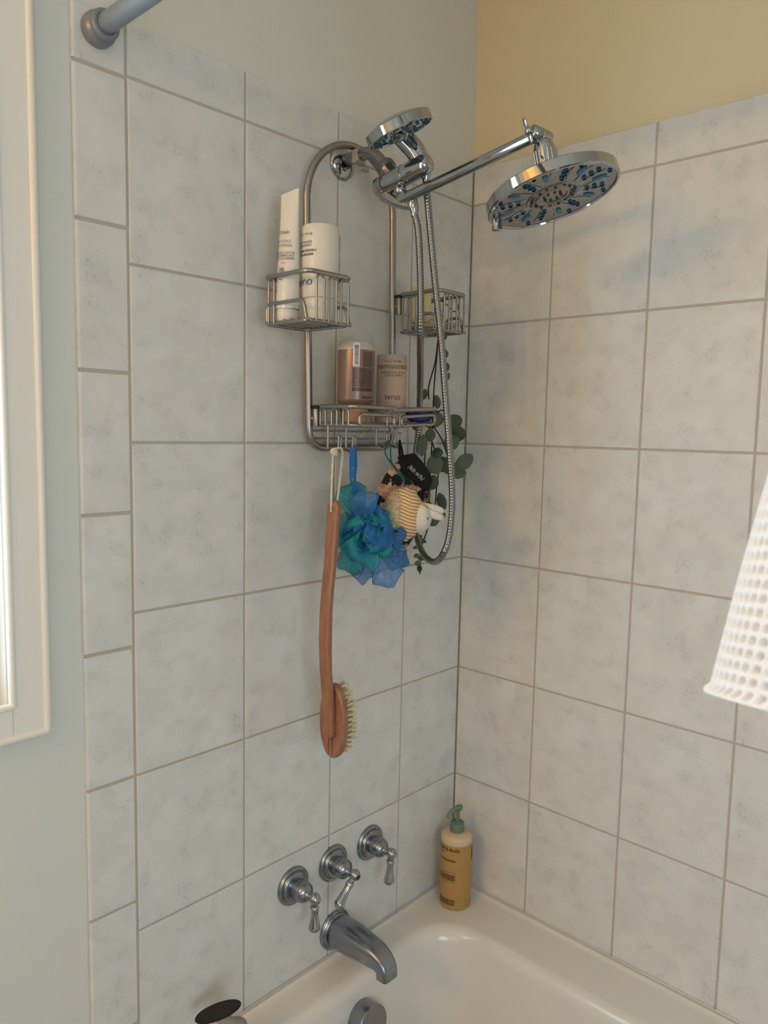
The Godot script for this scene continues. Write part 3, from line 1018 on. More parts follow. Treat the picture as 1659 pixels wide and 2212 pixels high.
	var lrows := []
	for j in 6:
		var u := j / 5.0
		var row := []
		for k in 8:
			var w := TAU * k / 8
			row.append(hd * (lo * (R - 0.012 + 0.008 * u - 0.002 * u * u) + Vector3(0, -0.0005 - 0.0235 * u, 0) + lo * cos(w) * (0.0055 + 0.0025 * u) + lt * sin(w) * 0.002))
		lrows.append(row)
	mb.sheet(lrows, true, Vector3.ZERO, hd * (lo * (R - 0.009) + Vector3(0, -0.012, 0)))
	mb.ball(hd * (lo * (R - 0.0065) + Vector3(0, -0.024, 0)), Vector3(0.0068, 0.002, 0.0068))
	part("spray_lever", mb.mesh(), M.chrome, head)
	# hand shower standing in its bracket
	var hs := thing("hand_shower", "small chrome hand shower with blue nozzles resting in the diverter bracket", "hand shower", p(-0.3717, -0.0418, 0.1727))
	var hc := p(-0.4347, -0.0149, 0.182)
	var hn := Vector3(0.3878, -0.898, 0.2079).normalized()
	var hx := along(hc, -hn)
	var r := 0.0545
	mb = MB.new()
	mb.lathe([Vector2(0, 0.002), Vector2(r - 0.004, 0.0016), Vector2(r - 0.003, -0.001), Vector2(r - 0.0012, -0.001), Vector2(r, 0.0002), Vector2(r, 0.0138), Vector2(r - 0.0014, 0.0152), Vector2(r - 0.006, 0.0168), Vector2(0.035, 0.0225), Vector2(0.015, 0.0252), Vector2(0, 0.0256)], hx, 56)
	var hh := part("spray_head", mb.mesh(), M.chrome, hs)
	for k in 12:
		nozzle(hh, rn_mesh, hx, 0.044, TAU * k / 12, 0.0008, M.rubber_blue, 0.8)
		if k % 2 == 0:
			nozzle(hh, rn_mesh, hx, 0.031, TAU * (k + 0.5) / 12, 0.001, M.rubber_blue, 0.8)
	for k in 8:
		nozzle(hh, rn_mesh, hx, 0.016, TAU * k / 8, 0.001, M.chrome, 0.7)
	mb = MB.new()
	var hb := p(-0.3717, -0.0418, 0.1727)
	var far := p(-0.3925, -0.0045, 0.1481) - hn * 0.007
	var path := spline([hb + (hb - far) * 0.18, hb, hb.lerp(far, 0.45) + Vector3(0.003, 0.001, 0.002), far, far.lerp(hc - hn * 0.012, 0.35)], 8)
	var rad := PackedFloat32Array()
	for i in path.size():
		var u := float(i) / (path.size() - 1)
		rad.append(lerpf(0.0115, 0.0168, smoothstep(0.0, 0.55, u)) - 0.003 * smoothstep(0.75, 1.0, u))
	mb.tube(path, 0.012, 24, false, rad)
	part("handle", mb.mesh(), M.chrome, hs)
	# bracket (belongs to the fixture) and the hose
	mb = MB.new()
	mb.lathe([Vector2(0.0112, 0), Vector2(0.0148, 0.001), Vector2(0.0156, 0.004), Vector2(0.0152, 0.017), Vector2(0.014, 0.019), Vector2(0.0112, 0.019), Vector2(0.0112, 0)], along(hb + (hb - far).normalized() * 0.013, far - hb), 32)
	bar(mb, d1 - (d1 - d0) * 0.12, hb, 0.0145, 24)
	part("bracket", mb.mesh(), M.chrome, t)
	var hose := thing("shower_hose", "ribbed metal shower hose hanging in a long loop beside the caddy", "hose", p(-0.33, -0.1, 0.17))
	mb = MB.new()
	var hp := [p(-0.3779, -0.1055, 0.1615), p(-0.3765, -0.122, 0.1635), p(-0.3703, -0.1506, 0.1675), p(-0.3619, -0.2246, 0.1676), p(-0.3547, -0.3003, 0.165), p(-0.3369, -0.3329, 0.15), p(-0.2941, -0.3725, 0.115), p(-0.2465, -0.42, 0.075), p(-0.2283, -0.4815, 0.058), p(-0.2278, -0.5268, 0.052), p(-0.2294, -0.5907, 0.047), p(-0.2361, -0.6492, 0.056), p(-0.2544, -0.6902, 0.085), p(-0.2743, -0.7153, 0.12), p(-0.2879, -0.7215, 0.155), p(-0.3211, -0.6984, 0.2014), p(-0.3126, -0.6629, 0.2079), p(-0.3094, -0.6016, 0.2092), p(-0.3149, -0.5205, 0.2054), p(-0.3217, -0.4169, 0.1966),
		p(-0.3325, -0.3154, 0.1913), p(-0.3454, -0.2241, 0.1853), p(-0.3572, -0.1272, 0.1796), p(-0.3655, -0.068, 0.1778), hb + (hb - far) * 0.2]
	var rough := spline(hp, 30)
	# walk the curve in even steps, four to a rib
	var fine := PackedVector3Array([rough[0]])
	var rr := PackedFloat32Array([0.0058])
	var step := 0.0052 / 4.0
	var left := step
	var lift := [0.0061, 0.0063, 0.0061, 0.0055]
	for i in rough.size() - 1:
		var a := rough[i]
		var b := rough[i + 1]
		var l := a.distance_to(b)
		var at := 0.0
		while l - at >= left:
			at += left
			fine.append(a.lerp(b, at / l))
			rr.append(lift[fine.size() % 4])
			left = step
		left -= l - at
	mb.tube(fine, 0.006, 14, false, rr)
	part("ribbed_sleeve", mb.mesh(), M.chrome_dull, hose)
	mb = MB.new()
	mb.lathe([Vector2(0.006, 0), Vector2(0.008, 0.001), Vector2(0.008, 0.012), Vector2(0.0065, 0.016), Vector2(0.0063, 0.022)], along(hp[0] + Vector3(0, 0.001, 0), hp[1] - hp[0]), 20)
	part("hose_end", mb.mesh(), M.chrome, hose)
	mb = MB.new()
	mb.lathe([Vector2(0.009, -0.008), Vector2(0.0088, 0.01), Vector2(0.0068, 0.016), Vector2(0.0066, 0.02)], along(hb + (hb - far) * 0.2, hp[-2] - hp[-1]), 20)
	part("hose_end", mb.mesh(), M.chrome, hose)

func nozzle(head: Node3D, m: Mesh, hd: Transform3D, r: float, an: float, lift: float, mt: Material = null, size := 1.0) -> void:
	var o := MeshInstance3D.new()
	o.name = "nozzle"
	o.mesh = m
	o.material_override = mt if mt else M.rubber_blue
	var place := hd * Transform3D(Basis(Vector3.UP, -an).scaled(Vector3.ONE * size), Vector3(cos(an) * r, lift, sin(an) * r))
	var at := Vector3.ZERO
	var n: Node = head
	while n is Node3D and n != self:
		at += (n as Node3D).position
		n = n.get_parent()
	o.transform = Transform3D(place.basis, place.origin - at)
	head.add_child(o, true)

# ---------------------------------------------------------------- shower caddy
func lean_x(x: float, y: float) -> float:
	return x + (-0.09 - y) * 0.027

func hairpin(mb: MB, a: Vector3, b: Vector3, top: float, r := 0.0019) -> void:
	mb.tube(rounded([a, Vector3(a.x, top, a.z), Vector3(b.x, top, b.z), b], a.distance_to(b) * 0.5, 6), r, 8)

func wire_basket(t: Node3D, x0: float, x1: float, z0: float, z1: float, top: float, bot: float, flip: bool, called: String) -> void:
	# ring, floor wires, hairpin wires along the front and near the wall, low rails at the sides
	var root := Node3D.new()
	root.name = called
	t.add_child(root, true)
	var mb := MB.new()
	mb.tube(rounded([p(x0 + 0.02, top, z0), p(x0, top, z0), p(x0, top, z1), p(x1, top, z1), p(x1, top, z0), p(x0 + 0.02, top, z0)], 0.014, 6), 0.0038, 12, true)
	part("top_ring", mb.mesh(), M.satin, root)
	mb = MB.new()
	mb.tube(rounded([p(x0 + 0.02, bot, z0), p(x0 + 0.002, bot, z0), p(x0 + 0.002, bot, z1 - 0.002), p(x1 - 0.002, bot, z1 - 0.002), p(x1 - 0.002, bot, z0), p(x0 + 0.02, bot, z0)], 0.012, 6), 0.003, 10, true)
	part("floor_ring", mb.mesh(), M.satin, root)
	for k in 6:
		mb = MB.new()
		var z := lerpf(z0 + 0.012, z1 - 0.014, k / 5.0)
		bar(mb, p(x0 + 0.002, bot + 0.0035, z), p(x1 - 0.002, bot + 0.0035, z), 0.0019, 8)
		part("floor_wire", mb.mesh(), M.satin, root)
	var n := 3
	var w := (x1 - x0 - 0.012) / n
	for k in n:
		mb = MB.new()
		var xa := x0 + 0.012 + w * k + w * 0.16
		hairpin(mb, p(xa, bot, z1), p(xa + w * 0.62, bot, z1), top + UP - 0.004)
		part("side_wire", mb.mesh(), M.satin, root)
	for side in 2:
		var x := x0 if side == 0 else x1
		var count := 1 if flip else 2
		for k in count:
			mb = MB.new()
			var za := z0 + 0.008 + 0.021 * k
			hairpin(mb, p(x, bot, za), p(x, bot, za + 0.013), top + UP - 0.004)
			part("side_wire", mb.mesh(), M.satin, root)
		mb = MB.new()
		var zs := z0 + 0.004 if flip else z0 + 0.05
		var ry := lerpf(bot, top, 0.42)
		mb.tube(rounded([p(x, bot, zs + 0.006), p(x, bot + 0.002, zs), p(x, ry, zs), p(x, ry, z1 - 0.012), p(x, bot + 0.002, z1 - 0.004), p(x, bot, z1)], 0.01, 5), 0.0029, 10)
		part("low_rail", mb.mesh(), M.satin, root)

func clamp_on(t: Node3D, leg: Vector3, at: Vector3) -> void:
	var mb := MB.new()
	bar(mb, leg, at + Vector3(0, -0.016, 0), 0.0032, 10)
	mb.lathe([Vector2(0, -0.032), Vector2(0.0052, -0.0315), Vector2(0.0058, -0.03), Vector2(0.0058, -0.002), Vector2(0.005, 0), Vector2(0, 0)], Transform3D(Basis.IDENTITY, at), 20)
	var c := part("clamp", mb.mesh(), M.satin, t)
	mb = MB.new()
	mb.lathe([Vector2(0.0065, 0.0), Vector2(0.007, 0.0015), Vector2(0.0068, 0.004), Vector2(0.0045, 0.0055), Vector2(0, 0.006)], Transform3D(Basis.IDENTITY, at), 20)
	part("cap", mb.mesh(), M.black, c, "black clamp cap")

func caddy() -> void:
	var t := thing("shower_caddy", "satin metal arch shower caddy with wire baskets hung over the shower arm", "shower caddy", p(-0.385, -0.25, 0.03))
	# the long bent tube
	var mb := MB.new()
	var z := 0.03
	var pts := PackedVector3Array()
	var xl := -0.4975
	var xr := -0.2845
	var loop := []
	loop.append(p(lean_x(xl, -0.3), -0.3, z))
	for k in 25:
		var an := PI - PI * k / 24.0
		loop.append(p((xl + xr) / 2 + cos(an) * (xr - xl) / 2, -0.096 + sin(an) * 0.105, z + 0.004 * sin(an)))
	loop.append(p(lean_x(xr, -0.3), -0.3, z))
	var low := rounded([p(lean_x(xr, -0.3), -0.3, z), p(lean_x(xr, -0.5155), -0.5155, z), p(lean_x(xl, -0.5155), -0.5155, z), p(lean_x(xl, -0.3), -0.3, z)], 0.036, 8)
	for q in loop:
		pts.append(q)
	for i in range(1, low.size() - 1):
		pts.append(low[i])
	mb.tube(pts, 0.0064, 16, true)
	part("frame_tube", mb.mesh(), M.satin, t)
	# grey lock block on the shower arm
	mb = MB.new()
	mb.box(p(-0.401, -0.022, 0.036), p(-0.379, 0.002, 0.052), 0.002)
	mb.box(p(-0.384, -0.03, 0.038), p(-0.366, -0.022, 0.047), 0.0015)
	part("arm_lock", mb.mesh(), M.plastic_grey, t)
	wire_basket(t, -0.592, -0.503, 0.042, 0.145, -0.2455, -0.318, true, "basket")
	wire_basket(t, -0.2765, -0.197, 0.045, 0.14, -0.229, -0.2975, false, "basket")
	clamp_on(t, p(lean_x(xl, -0.26), -0.26, z), p(-0.4995, -0.243, 0.047))
	clamp_on(t, p(lean_x(xr, -0.25), -0.25, z), p(-0.2745, -0.2335, 0.042))
	clamp_on(t, p(lean_x(xl, -0.465), -0.465, z), p(-0.4815, -0.4475, 0.042))
	clamp_on(t, p(lean_x(xr, -0.465), -0.465, z), p(-0.2725, -0.4475, 0.042))
	# sliding shelf: two halves
	var top := -0.4445
	var bot := -0.475
	var z0 := 0.046
	var z1 := 0.137
	var xa := -0.4825
	var xm := -0.384
	var xb := -0.271
	for half in 2:
		var root := Node3D.new()
		root.name = "shelf"
		t.add_child(root, true)
		var ty := top if half == 0 else top - 0.0035
		var a := xa if half == 0 else xb
		var m := xm if half == 0 else xm - 0.004
		var rise := 0.0 if half == 0 else 0.006
		mb = MB.new()
		mb.tube(rounded([p(m + (0.03 if half == 0 else 0.0), ty, z0), p(a, ty + rise, z0), p(a, ty + rise, z1), p(m, ty, z1)], 0.016, 6), 0.0038, 12)
		part("top_ring", mb.mesh(), M.satin, root)
		mb = MB.new()
		var s := 0.002 if half == 0 else -0.002
		mb.tube(rounded([p(m, bot, z0), p(a + s, bot + rise, z0), p(a + s, bot + rise, z1 - 0.002), p(m, bot, z1 - 0.002)], 0.014, 6), 0.003, 10)
		part("floor_ring", mb.mesh(), M.satin, root)
		for k in 6:
			mb = MB.new()
			var zz := lerpf(z0 + 0.01, z1 - 0.014, k / 5.0) + half * 0.004
			bar(mb, p(a + s, bot + 0.0035 + rise, zz), p(m, bot + 0.0035, zz), 0.0019, 8)
			part("floor_wire", mb.mesh(), M.satin, root)
		for k in 3:
			mb = MB.new()
			var zz := z0 + 0.008 + k * 0.028
			hairpin(mb, p(a, bot + rise, zz), p(a, bot + rise, zz + 0.013), ty + UP + rise - 0.004)
			part("side_wire", mb.mesh(), M.satin, root)
		# back hairpins
		for k in 2:
			mb = MB.new()
			var xx := lerpf(a, m, 0.62 + 0.24 * k)
			hairpin(mb, p(xx - 0.006, bot, z0), p(xx + 0.006, bot, z0), ty + UP - 0.004)
			part("side_wire", mb.mesh(), M.satin, root)
		# front: a post pair by the middle and the low rail
		mb = MB.new()
		var fx := a + (0.012 if half == 0 else -0.006)
		var ry := lerpf(bot, ty, 0.6)
		var mm := m - 0.002 if half == 0 else m + 0.021
		mb.tube(rounded([p(fx + (0.008 if half == 0 else -0.02), bot + rise * 0.6, z1), p(fx, bot + 0.001 + rise * 0.8, z1), p(fx, ry + rise, z1), p(mm, ry, z1), p(mm, bot + 0.001, z1), p(mm - (0.012 if half == 0 else -0.012), bot, z1)], 0.008, 5), 0.0032, 10)
		part("low_rail", mb.mesh(), M.satin, root)
		mb = MB.new()
		if half == 0:
			hairpin(mb, p(m - 0.02, bot, z1), p(m - 0.004, bot, z1), ty + UP - 0.004)
		else:
			hairpin(mb, p(m + 0.004, bot, z1), p(m + 0.016, bot, z1), ty + UP - 0.004)
		part("side_wire", mb.mesh(), M.satin, root)
	# hook frames under the shelf
	for f in [[-0.4815, -0.4385, -0.5178, [-0.481, -0.4472]], [-0.3625, -0.3053, -0.5105, [-0.3623, -0.3314]]]:
		mb = MB.new()
		mb.tube(rounded([p(f[0], bot, 0.0725), p(f[0], f[2], 0.0725), p(f[1], f[2] + 0.002, 0.0725), p(f[1], bot, 0.0725)], 0.004, 4), 0.0019, 8)
		var fr := part("hook_frame", mb.mesh(), M.satin, t)
		for hx in f[3]:
			mb = MB.new()
			var hy: float = f[2]
			var x1: float = hx
			var xh := x1 + 0.006
			mb.tube(rounded([p(xh, hy + 0.001, 0.0725), p(xh - 0.003, hy - 0.004, 0.088), p(x1 - 0.0028, hy + 0.003, 0.1), p(x1 - 0.0028, hy + 0.024, 0.102), p(x1 + 0.0028, hy + 0.024, 0.102), p(x1 + 0.0028, hy + 0.003, 0.1), p(xh + 0.004, hy - 0.004, 0.088), p(xh + 0.003, hy + 0.001, 0.0725)], 0.004, 4), 0.0015, 8)
			part("hook", mb.mesh(), M.satin, fr)
	# rack of thin wires low between the legs, and its two clear suction cups
	mb = MB.new()
	for y in [-0.4855, -0.499]:
		bar(mb, p(-0.484, y, 0.03), p(-0.276, y, 0.03), 0.0016, 8)
	for k in 4:
		var x := -0.465 + k * 0.056
		bar(mb, p(x, -0.4845, 0.03), p(x, -0.5, 0.03), 0.0014, 8)
	part("back_rack", mb.mesh(), M.satin, t)
	for x in [-0.4395, -0.318]:
		mb = MB.new()
		mb.lathe([Vector2(0.0215, 0.001), Vector2(0.021, 0.0025), Vector2(0.014, 0.007), Vector2(0.007, 0.012), Vector2(0.006, 0.026), Vector2(0.0075, 0.03), Vector2(0, 0.031)], along(p(x, -0.4925, 0.0), Vector3(0, 0, 1)), 28)
		part("suction_cup", mb.mesh(), M.cup, t)

# ---------------------------------------------------------------- lettering and bottles
# words bent round an upright body: centre, radius, angle of the middle of the word (0 looks to +z, PI/2 to +x)
func words(txt: String, o: Node3D, mt: Material, c: Vector3, r: float, ang: float, y: float, h: float, upside := false, font := "Droid Sans", bold := false, slope := 0.0, spread := 0.0, flat := 1.0, turn := 0.0) -> void:
	var tm := TextMesh.new()
	var sf := SystemFont.new()
	sf.font_names = PackedStringArray([font])
	sf.font_weight = 700 if bold else 400
	tm.font = sf
	tm.text = txt
	tm.font_size = 48
	tm.pixel_size = h / 34.0
	tm.depth = 0.0
	tm.curve_step = 4.0
	var a := tm.get_mesh_arrays()
	var src: PackedVector3Array = a[Mesh.ARRAY_VERTEX]
	var out := PackedVector3Array()
	var nor := PackedVector3Array()
	var lo := 1e9
	var hi := -1e9
	for q in src:
		lo = minf(lo, q.y)
		hi = maxf(hi, q.y)
	for q in src:
		var x := (q.x + (q.y - lo) * slope) * (1.0 + spread)
		var yy := q.y - (lo + hi) / 2
		if upside:
			x = -x
			yy = -yy
		if turn != 0.0:
			var s := Vector2(x, yy).rotated(turn)
			x = s.x
			yy = s.y
		var an := ang + x / r
		var d := Vector3(sin(an), 0, cos(an))
		out.append(Vector3(c.x, 0, c.z) + Basis(Vector3.UP, ang) * Vector3(sin(x / r) * r, 0, cos(x / r) * r * flat + 0.0004) + Vector3(0, y + UP + yy, 0))
		nor.append(d)
	var ix: PackedInt32Array = a[Mesh.ARRAY_INDEX]
	var b := []
	b.resize(Mesh.ARRAY_MAX)
	b[Mesh.ARRAY_VERTEX] = out
	b[Mesh.ARRAY_NORMAL] = nor
	b[Mesh.ARRAY_INDEX] = ix
	var m := ArrayMesh.new()
	m.add_surface_from_arrays(Mesh.PRIMITIVE_TRIANGLES, b)
	part("print", m, mt, o)

# printed patch on a round body
func patch(mb: MB, c: Vector3, r: float, a0: float, a1: float, y0: float, y1: float) -> void:
	var steps := maxi(1, int(absf(a1 - a0) / 0.15))
	var prev := []
	for k in steps + 1:
		var an := lerpf(a0, a1, float(k) / steps)
		var d := Vector3(sin(an), 0, cos(an))
		var base := Vector3(c.x, UP, c.z) + d * (r + 0.0004)
		var row := [mb.vert(base + Vector3(0, y0, 0), d), mb.vert(base + Vector3(0, y1, 0), d)]
		if k > 0:
			mb.quad(prev[0], row[0], row[1], prev[1])
		prev = row

# rows of print too small to read: dashes of word length
func fine_print(mb: MB, c: Vector3, r: float, a0: float, a1: float, y0: float, y1: float, rows: int, fill := 0.55) -> void:
	for k in rows:
		var y := lerpf(y1, y0, (k + 0.5) / rows)
		var hh := (y1 - y0) / rows * fill * 0.5
		var a := a0
		while a < a1:
			var l := rng.randf_range(0.002, 0.0075) / r
			patch(mb, c, r, a, minf(a + l, a1), y - hh, y + hh)
			a += l + 0.0011 / r

func at_origin(c: Vector3, y: float) -> Transform3D:
	return Transform3D(Basis.IDENTITY, p(c.x, y, c.z))

func bottles() -> void:
	var mb := MB.new()
	# white squeeze tube, standing on its cap
	var c := Vector3(-0.5735, 0, 0.074)
	var t := thing("squeeze_tube", "white squeeze tube standing on its cap in the left basket", "tube", p(c.x, -0.3145, c.z))
	mb.lathe([Vector2(0, -0.3145), Vector2(0.0158, -0.3145), Vector2(0.0168, -0.3135), Vector2(0.0174, -0.297), Vector2(0.0165, -0.2955), Vector2(0, -0.2955)], at_origin(c, 0), 36, 1.0, 0.92)
	part("cap", mb.mesh(), M.white_plastic, t)
	mb = MB.new()
	var wd := Vector3(0.42, 0, 0.91).normalized()
	var dd := Vector3(wd.z, 0, -wd.x)
	var rows := []
	for k in 15:
		var u := k / 14.0
		var y := lerpf(-0.2955, -0.1165, u)
		var w := lerpf(0.0188, 0.0152, smoothstep(0.0, 1.0, u))
		var dp := lerpf(0.0178, 0.0011, pow(u, 1.25))
		if k == 0:
			w *= 0.97
			dp *= 0.97
		var row := []
		for j in 40:
			var an := TAU * j / 40
			row.append(p(c.x, y + (0.0045 * cos(an)) * u, c.z) + wd * cos(an) * w + dd * sin(an) * dp + (wd * 0.004 + dd * -0.002) * u)
		rows.append(row)
	mb.sheet(rows, true, Vector3.ZERO, Vector3.INF)
	for i in mb.v.size():
		var ax := p(c.x, mb.v[i].y - UP, c.z)
		if mb.n[i].dot(mb.v[i] - ax) < 0.0:
			mb.n[i] = -mb.n[i]
	mb.ix = PackedInt32Array()
	for i in 14:
		for j in 40:
			mb.quad(i * 40 + j, i * 40 + (j + 1) % 40, (i + 1) * 40 + (j + 1) % 40, (i + 1) * 40 + j)
	var top := mb.vert(p(c.x, -0.1165, c.z) + wd * 0.004 - dd * 0.002, Vector3.UP)
	for j in 40:
		mb.tri(top, mb.vert(rows[14][j], Vector3.UP), mb.vert(rows[14][(j + 1) % 40], Vector3.UP))
	var body := part("tube_body", mb.mesh(), M.white_gloss, t)
	var ta := -1.25
	var rr := 0.0178
	for l in [["fresh", -0.1795, 0.0052, "Droid Serif", 0.2, 0.0118], ["SOY FACE", -0.1935, 0.0029, "Droid Serif", 0.0, 0.0132], ["CLEANSER", -0.2, 0.0029, "Droid Serif", 0.0, 0.0138], ["HYDRATING FACE WASH", -0.211, 0.00105, "Droid Sans", 0.0, 0.0146], ["WITH AMINO ACIDS", -0.2155, 0.00105, "Droid Sans", 0.0, 0.0149], ["AND CUCUMBER", -0.22, 0.00105, "Droid Sans", 0.0, 0.0152]]:
		words(l[0], body, M.ink, c, rr, ta + (0.12 if l[2] < 0.003 else 0.0), l[1], l[2], false, l[3], false, l[4], 0.0, (l[5] + 0.0006) / rr)
	mb = MB.new()
	patch(mb, c, rr * 0.91, ta - 0.25, ta + 0.3, -0.2272, -0.2266)
	fine_print(mb, c, rr * 0.93, ta - 0.35, ta + 0.2, -0.2405, -0.2335, 3)
	fine_print(mb, c, rr * 0.99, ta - 0.3, ta + 0.05, -0.253, -0.2505, 1)
	fine_print(mb, c, rr * 0.985, 0.28, 0.5, -0.275, -0.19, 34)
	part("fine_print", mb.mesh(), M.ink_soft, body).set_meta("kind", "stuff")
	# white bottle, upside down on its wide cap
	c = Vector3(-0.5292, 0, 0.1)
	t = thing("white_bottle", "white round bottle standing upside down beside the tube in the left basket", "bottle", p(c.x, -0.3145, c.z))
	mb = MB.new()
	mb.lathe([Vector2(0, -0.3145), Vector2(0.0252, -0.3145), Vector2(0.0258, -0.3135), Vector2(0.0266, -0.279), Vector2(0.0262, -0.2765), Vector2(0, -0.2765)], at_origin(c, 0), 44)
	part("cap", mb.mesh(), M.white_plastic, t)
	mb = MB.new()
	mb.lathe([Vector2(0.0262, -0.2772), Vector2(0.0295, -0.2765), Vector2(0.0302, -0.2745), Vector2(0.0308, -0.25), Vector2(0.0314, -0.21), Vector2(0.0312, -0.18), Vector2(0.0306, -0.1695), Vector2(0.0286, -0.1652), Vector2(0.024, -0.1635), Vector2(0, -0.163)], at_origin(c, 0), 48)
	body = part("bottle_body", mb.mesh(), M.white_plastic, t)
	var a0 := -1.62
	words("OUAI", body, M.ink, c, 0.0312, a0, -0.2545, 0.0085, true, "Droid Sans", false, 0.0, 0.12)
	words("MEDIUM HAIR", body, M.ink, c, 0.0315, a0 + 0.04, -0.2125, 0.0033, true, "Droid Sans", true)
	words("CHEVEUX MOYENS", body, M.ink, c, 0.0315, a0 + 0.04, -0.2065, 0.0033, true, "Droid Sans", true)
	words("CONDITIONER", body, M.ink, c, 0.0315, a0 - 0.02, -0.1985, 0.0031, true)
	words("REVITALISANT", body, M.ink, c, 0.0315, a0 - 0.02, -0.1935, 0.0031, true)
	words("89 mL / 3 FL OZ", body, M.ink, c, 0.0314, a0 - 0.04, -0.1815, 0.0033, true)
	mb = MB.new()
	for k in 26:
		if k % 9 == 8:
			continue
		fine_print(mb, c, 0.0314, 0.55, 0.70, -0.2615 + k * 0.0032, -0.2615 + k * 0.0032 + 0.0021, 1, 0.9)
	part("fine_print", mb.mesh(), M.ink, body).set_meta("kind", "stuff")
	# rose-gold bottle on the lower shelf, upside down, half empty
	c = Vector3(-0.4318, 0, 0.087)
	t = thing("rose_gold_bottle", "rose gold bottle with barcode standing upside down on the lower shelf", "bottle", p(c.x, -0.4705, c.z))
	mb = MB.new()
	mb.lathe([Vector2(0, -0.4705), Vector2(0.0215, -0.4705), Vector2(0.0222, -0.4695), Vector2(0.0226, -0.44), Vector2(0, -0.4395)], at_origin(c, 0), 40)
	part("cap", mb.mesh(), M.rose_cap, t)
	mb = MB.new()
	var R := 0.0322
	mb.lathe([Vector2(0.0226, -0.4395), Vector2(0.028, -0.4385), Vector2(R - 0.001, -0.4355), Vector2(R, -0.431), Vector2(R, -0.349), Vector2(R, -0.3485)], at_origin(c, 0), 56)
	body = part("bottle_body", mb.mesh(), M.rose, t)
	mb = MB.new()
	mb.lathe([Vector2(R, -0.3485), Vector2(R, -0.341), Vector2(R - 0.0012, -0.336), Vector2(R - 0.005, -0.333), Vector2(0.02, -0.332), Vector2(0, -0.332)], at_origin(c, 0), 56)
	part("empty_top", mb.mesh(), M.frosted, t, "pale frosted empty top of the bottle")
	var ac := -0.78
	mb = MB.new()
	patch(mb, c, R, ac - 0.16, ac + 0.19, -0.3765, -0.3375)
	var lab := part("barcode_label", mb.mesh(), M.label_white, t)
	mb = MB.new()
	var yb := -0.3745
	while yb < -0.341:
		var w := rng.randf_range(0.0003, 0.0009)
		patch(mb, c, R + 0.0003, ac - 0.07, ac + 0.13, yb, yb + w)
		yb += w + rng.randf_range(0.0004, 0.0009)
	part("barcode", mb.mesh(), M.ink, lab).set_meta("kind", "stuff")
	mb = MB.new()
	fine_print(mb, c, R, ac - 0.18, ac + 1.05, -0.4105, -0.379, 17, 0.6)
	fine_print(mb, c, R, ac + 0.4, ac + 1.0, -0.3775, -0.352, 9, 0.5)
	fine_print(mb, c, R, ac - 0.18, ac + 1.05, -0.418, -0.4115, 4, 0.75)
	fine_print(mb, c, R, ac + 0.35, ac + 1.0, -0.43, -0.4255, 2, 0.6)
	part("fine_print", mb.mesh(), M.ink_rose, body).set_meta("kind", "stuff")
	# beige bottle next to it
	c = Vector3(-0.3405, 0, 0.087)
	t = thing("beige_bottle", "pinkish beige matte tube standing upside down right of the rose gold bottle", "bottle", p(c.x, -0.4705, c.z))
	mb = MB.new()
	mb.lathe([Vector2(0, -0.4705), Vector2(0.0262, -0.4705), Vector2(0.027, -0.4695), Vector2(0.0272, -0.452), Vector2(0.0268, -0.4515), Vector2(0.0268, -0.4508), Vector2(0.0272, -0.4503), Vector2(0.0274, -0.42), Vector2(0.027, -0.36), Vector2(0.0268, -0.3515), Vector2(0.0262, -0.349), Vector2(0.024, -0.3483), Vector2(0, -0.3483)], at_origin(c, 0), 48)
	body = part("tube_body", mb.mesh(), M.beige, t)
	ac = -0.74
	words("OUAI", body, M.ink, c, 0.0275, ac, -0.4245, 0.0072, true, "Droid Sans", false, 0.0, 0.22)
	words("HAIR GLOSS", body, M.ink, c, 0.0273, ac + 0.02, -0.3855, 0.0026, true, "Droid Sans", false, 0.0, 0.25)
	words("ECLAT A CHEVEUX", body, M.ink, c, 0.0273, ac, -0.3805, 0.0026, true, "Droid Sans", false, 0.0, 0.25)
	words("Intense shine & frizz control", body, M.ink, c, 0.0272, ac, -0.3725, 0.0022, true)
	words("Brillance intense et controle des frisottis", body, M.ink, c, 0.0272, ac, -0.369, 0.0022, true)
	words("89 mL / 3 oz", body, M.ink, c, 0.0271, ac - 0.02, -0.361, 0.0028, true, "Droid Sans", false, 0.0, 0.2)
	# navy scoop lying at the right end of the shelf
	t = thing("navy_scoop", "small navy blue plastic scoop lying at the right end of the lower shelf", "scoop", p(-0.297, -0.469, 0.115))
	mb = MB.new()
	var rows2 := []
	var x0 := p(-0.338, -0.4525, 0.123)
	var x1 := p(-0.26, -0.4495, 0.126)
	for k in 13:
		var u := k / 12.0
		var wid := 0.0125 * pow(maxf(sin(PI * clampf(u * 0.97 + 0.015, 0, 1)), 0.02), 0.6)
		var dep := 0.019 * pow(maxf(sin(PI * clampf(pow(u, 0.75) * 0.96 + 0.02, 0, 1)), 0.02), 0.7)
		var row := []
		for j in 24:
			var an := TAU * j / 24
			row.append(x0.lerp(x1, u) + Vector3(0, sin(an) * (dep if sin(an) < 0.0 else 0.003), cos(an) * wid))
		rows2.append(row)
	mb.sheet(rows2, true, Vector3.ZERO, x0.lerp(x1, 0.5) + Vector3(0, -0.004, 0))
	part("scoop_body", mb.mesh(), M.navy, t)
	# right basket: loofah pad, soap, crumpled net, cord loop
	t = thing("soap_pad", "flat beige loofah pad on the floor of the right basket", "soap pad", p(-0.24, -0.2915, 0.095))
	mb = MB.new()
	var pad := PackedVector2Array()
	for k in 30:
		var an := TAU * k / 30
		var w := 1.0 + 0.05 * sin(an * 5.0) + 0.03 * sin(an * 9.0 + 1.0)
		pad.append(Vector2(cos(an) * 0.031 * w, sin(an) * 0.042 * w))
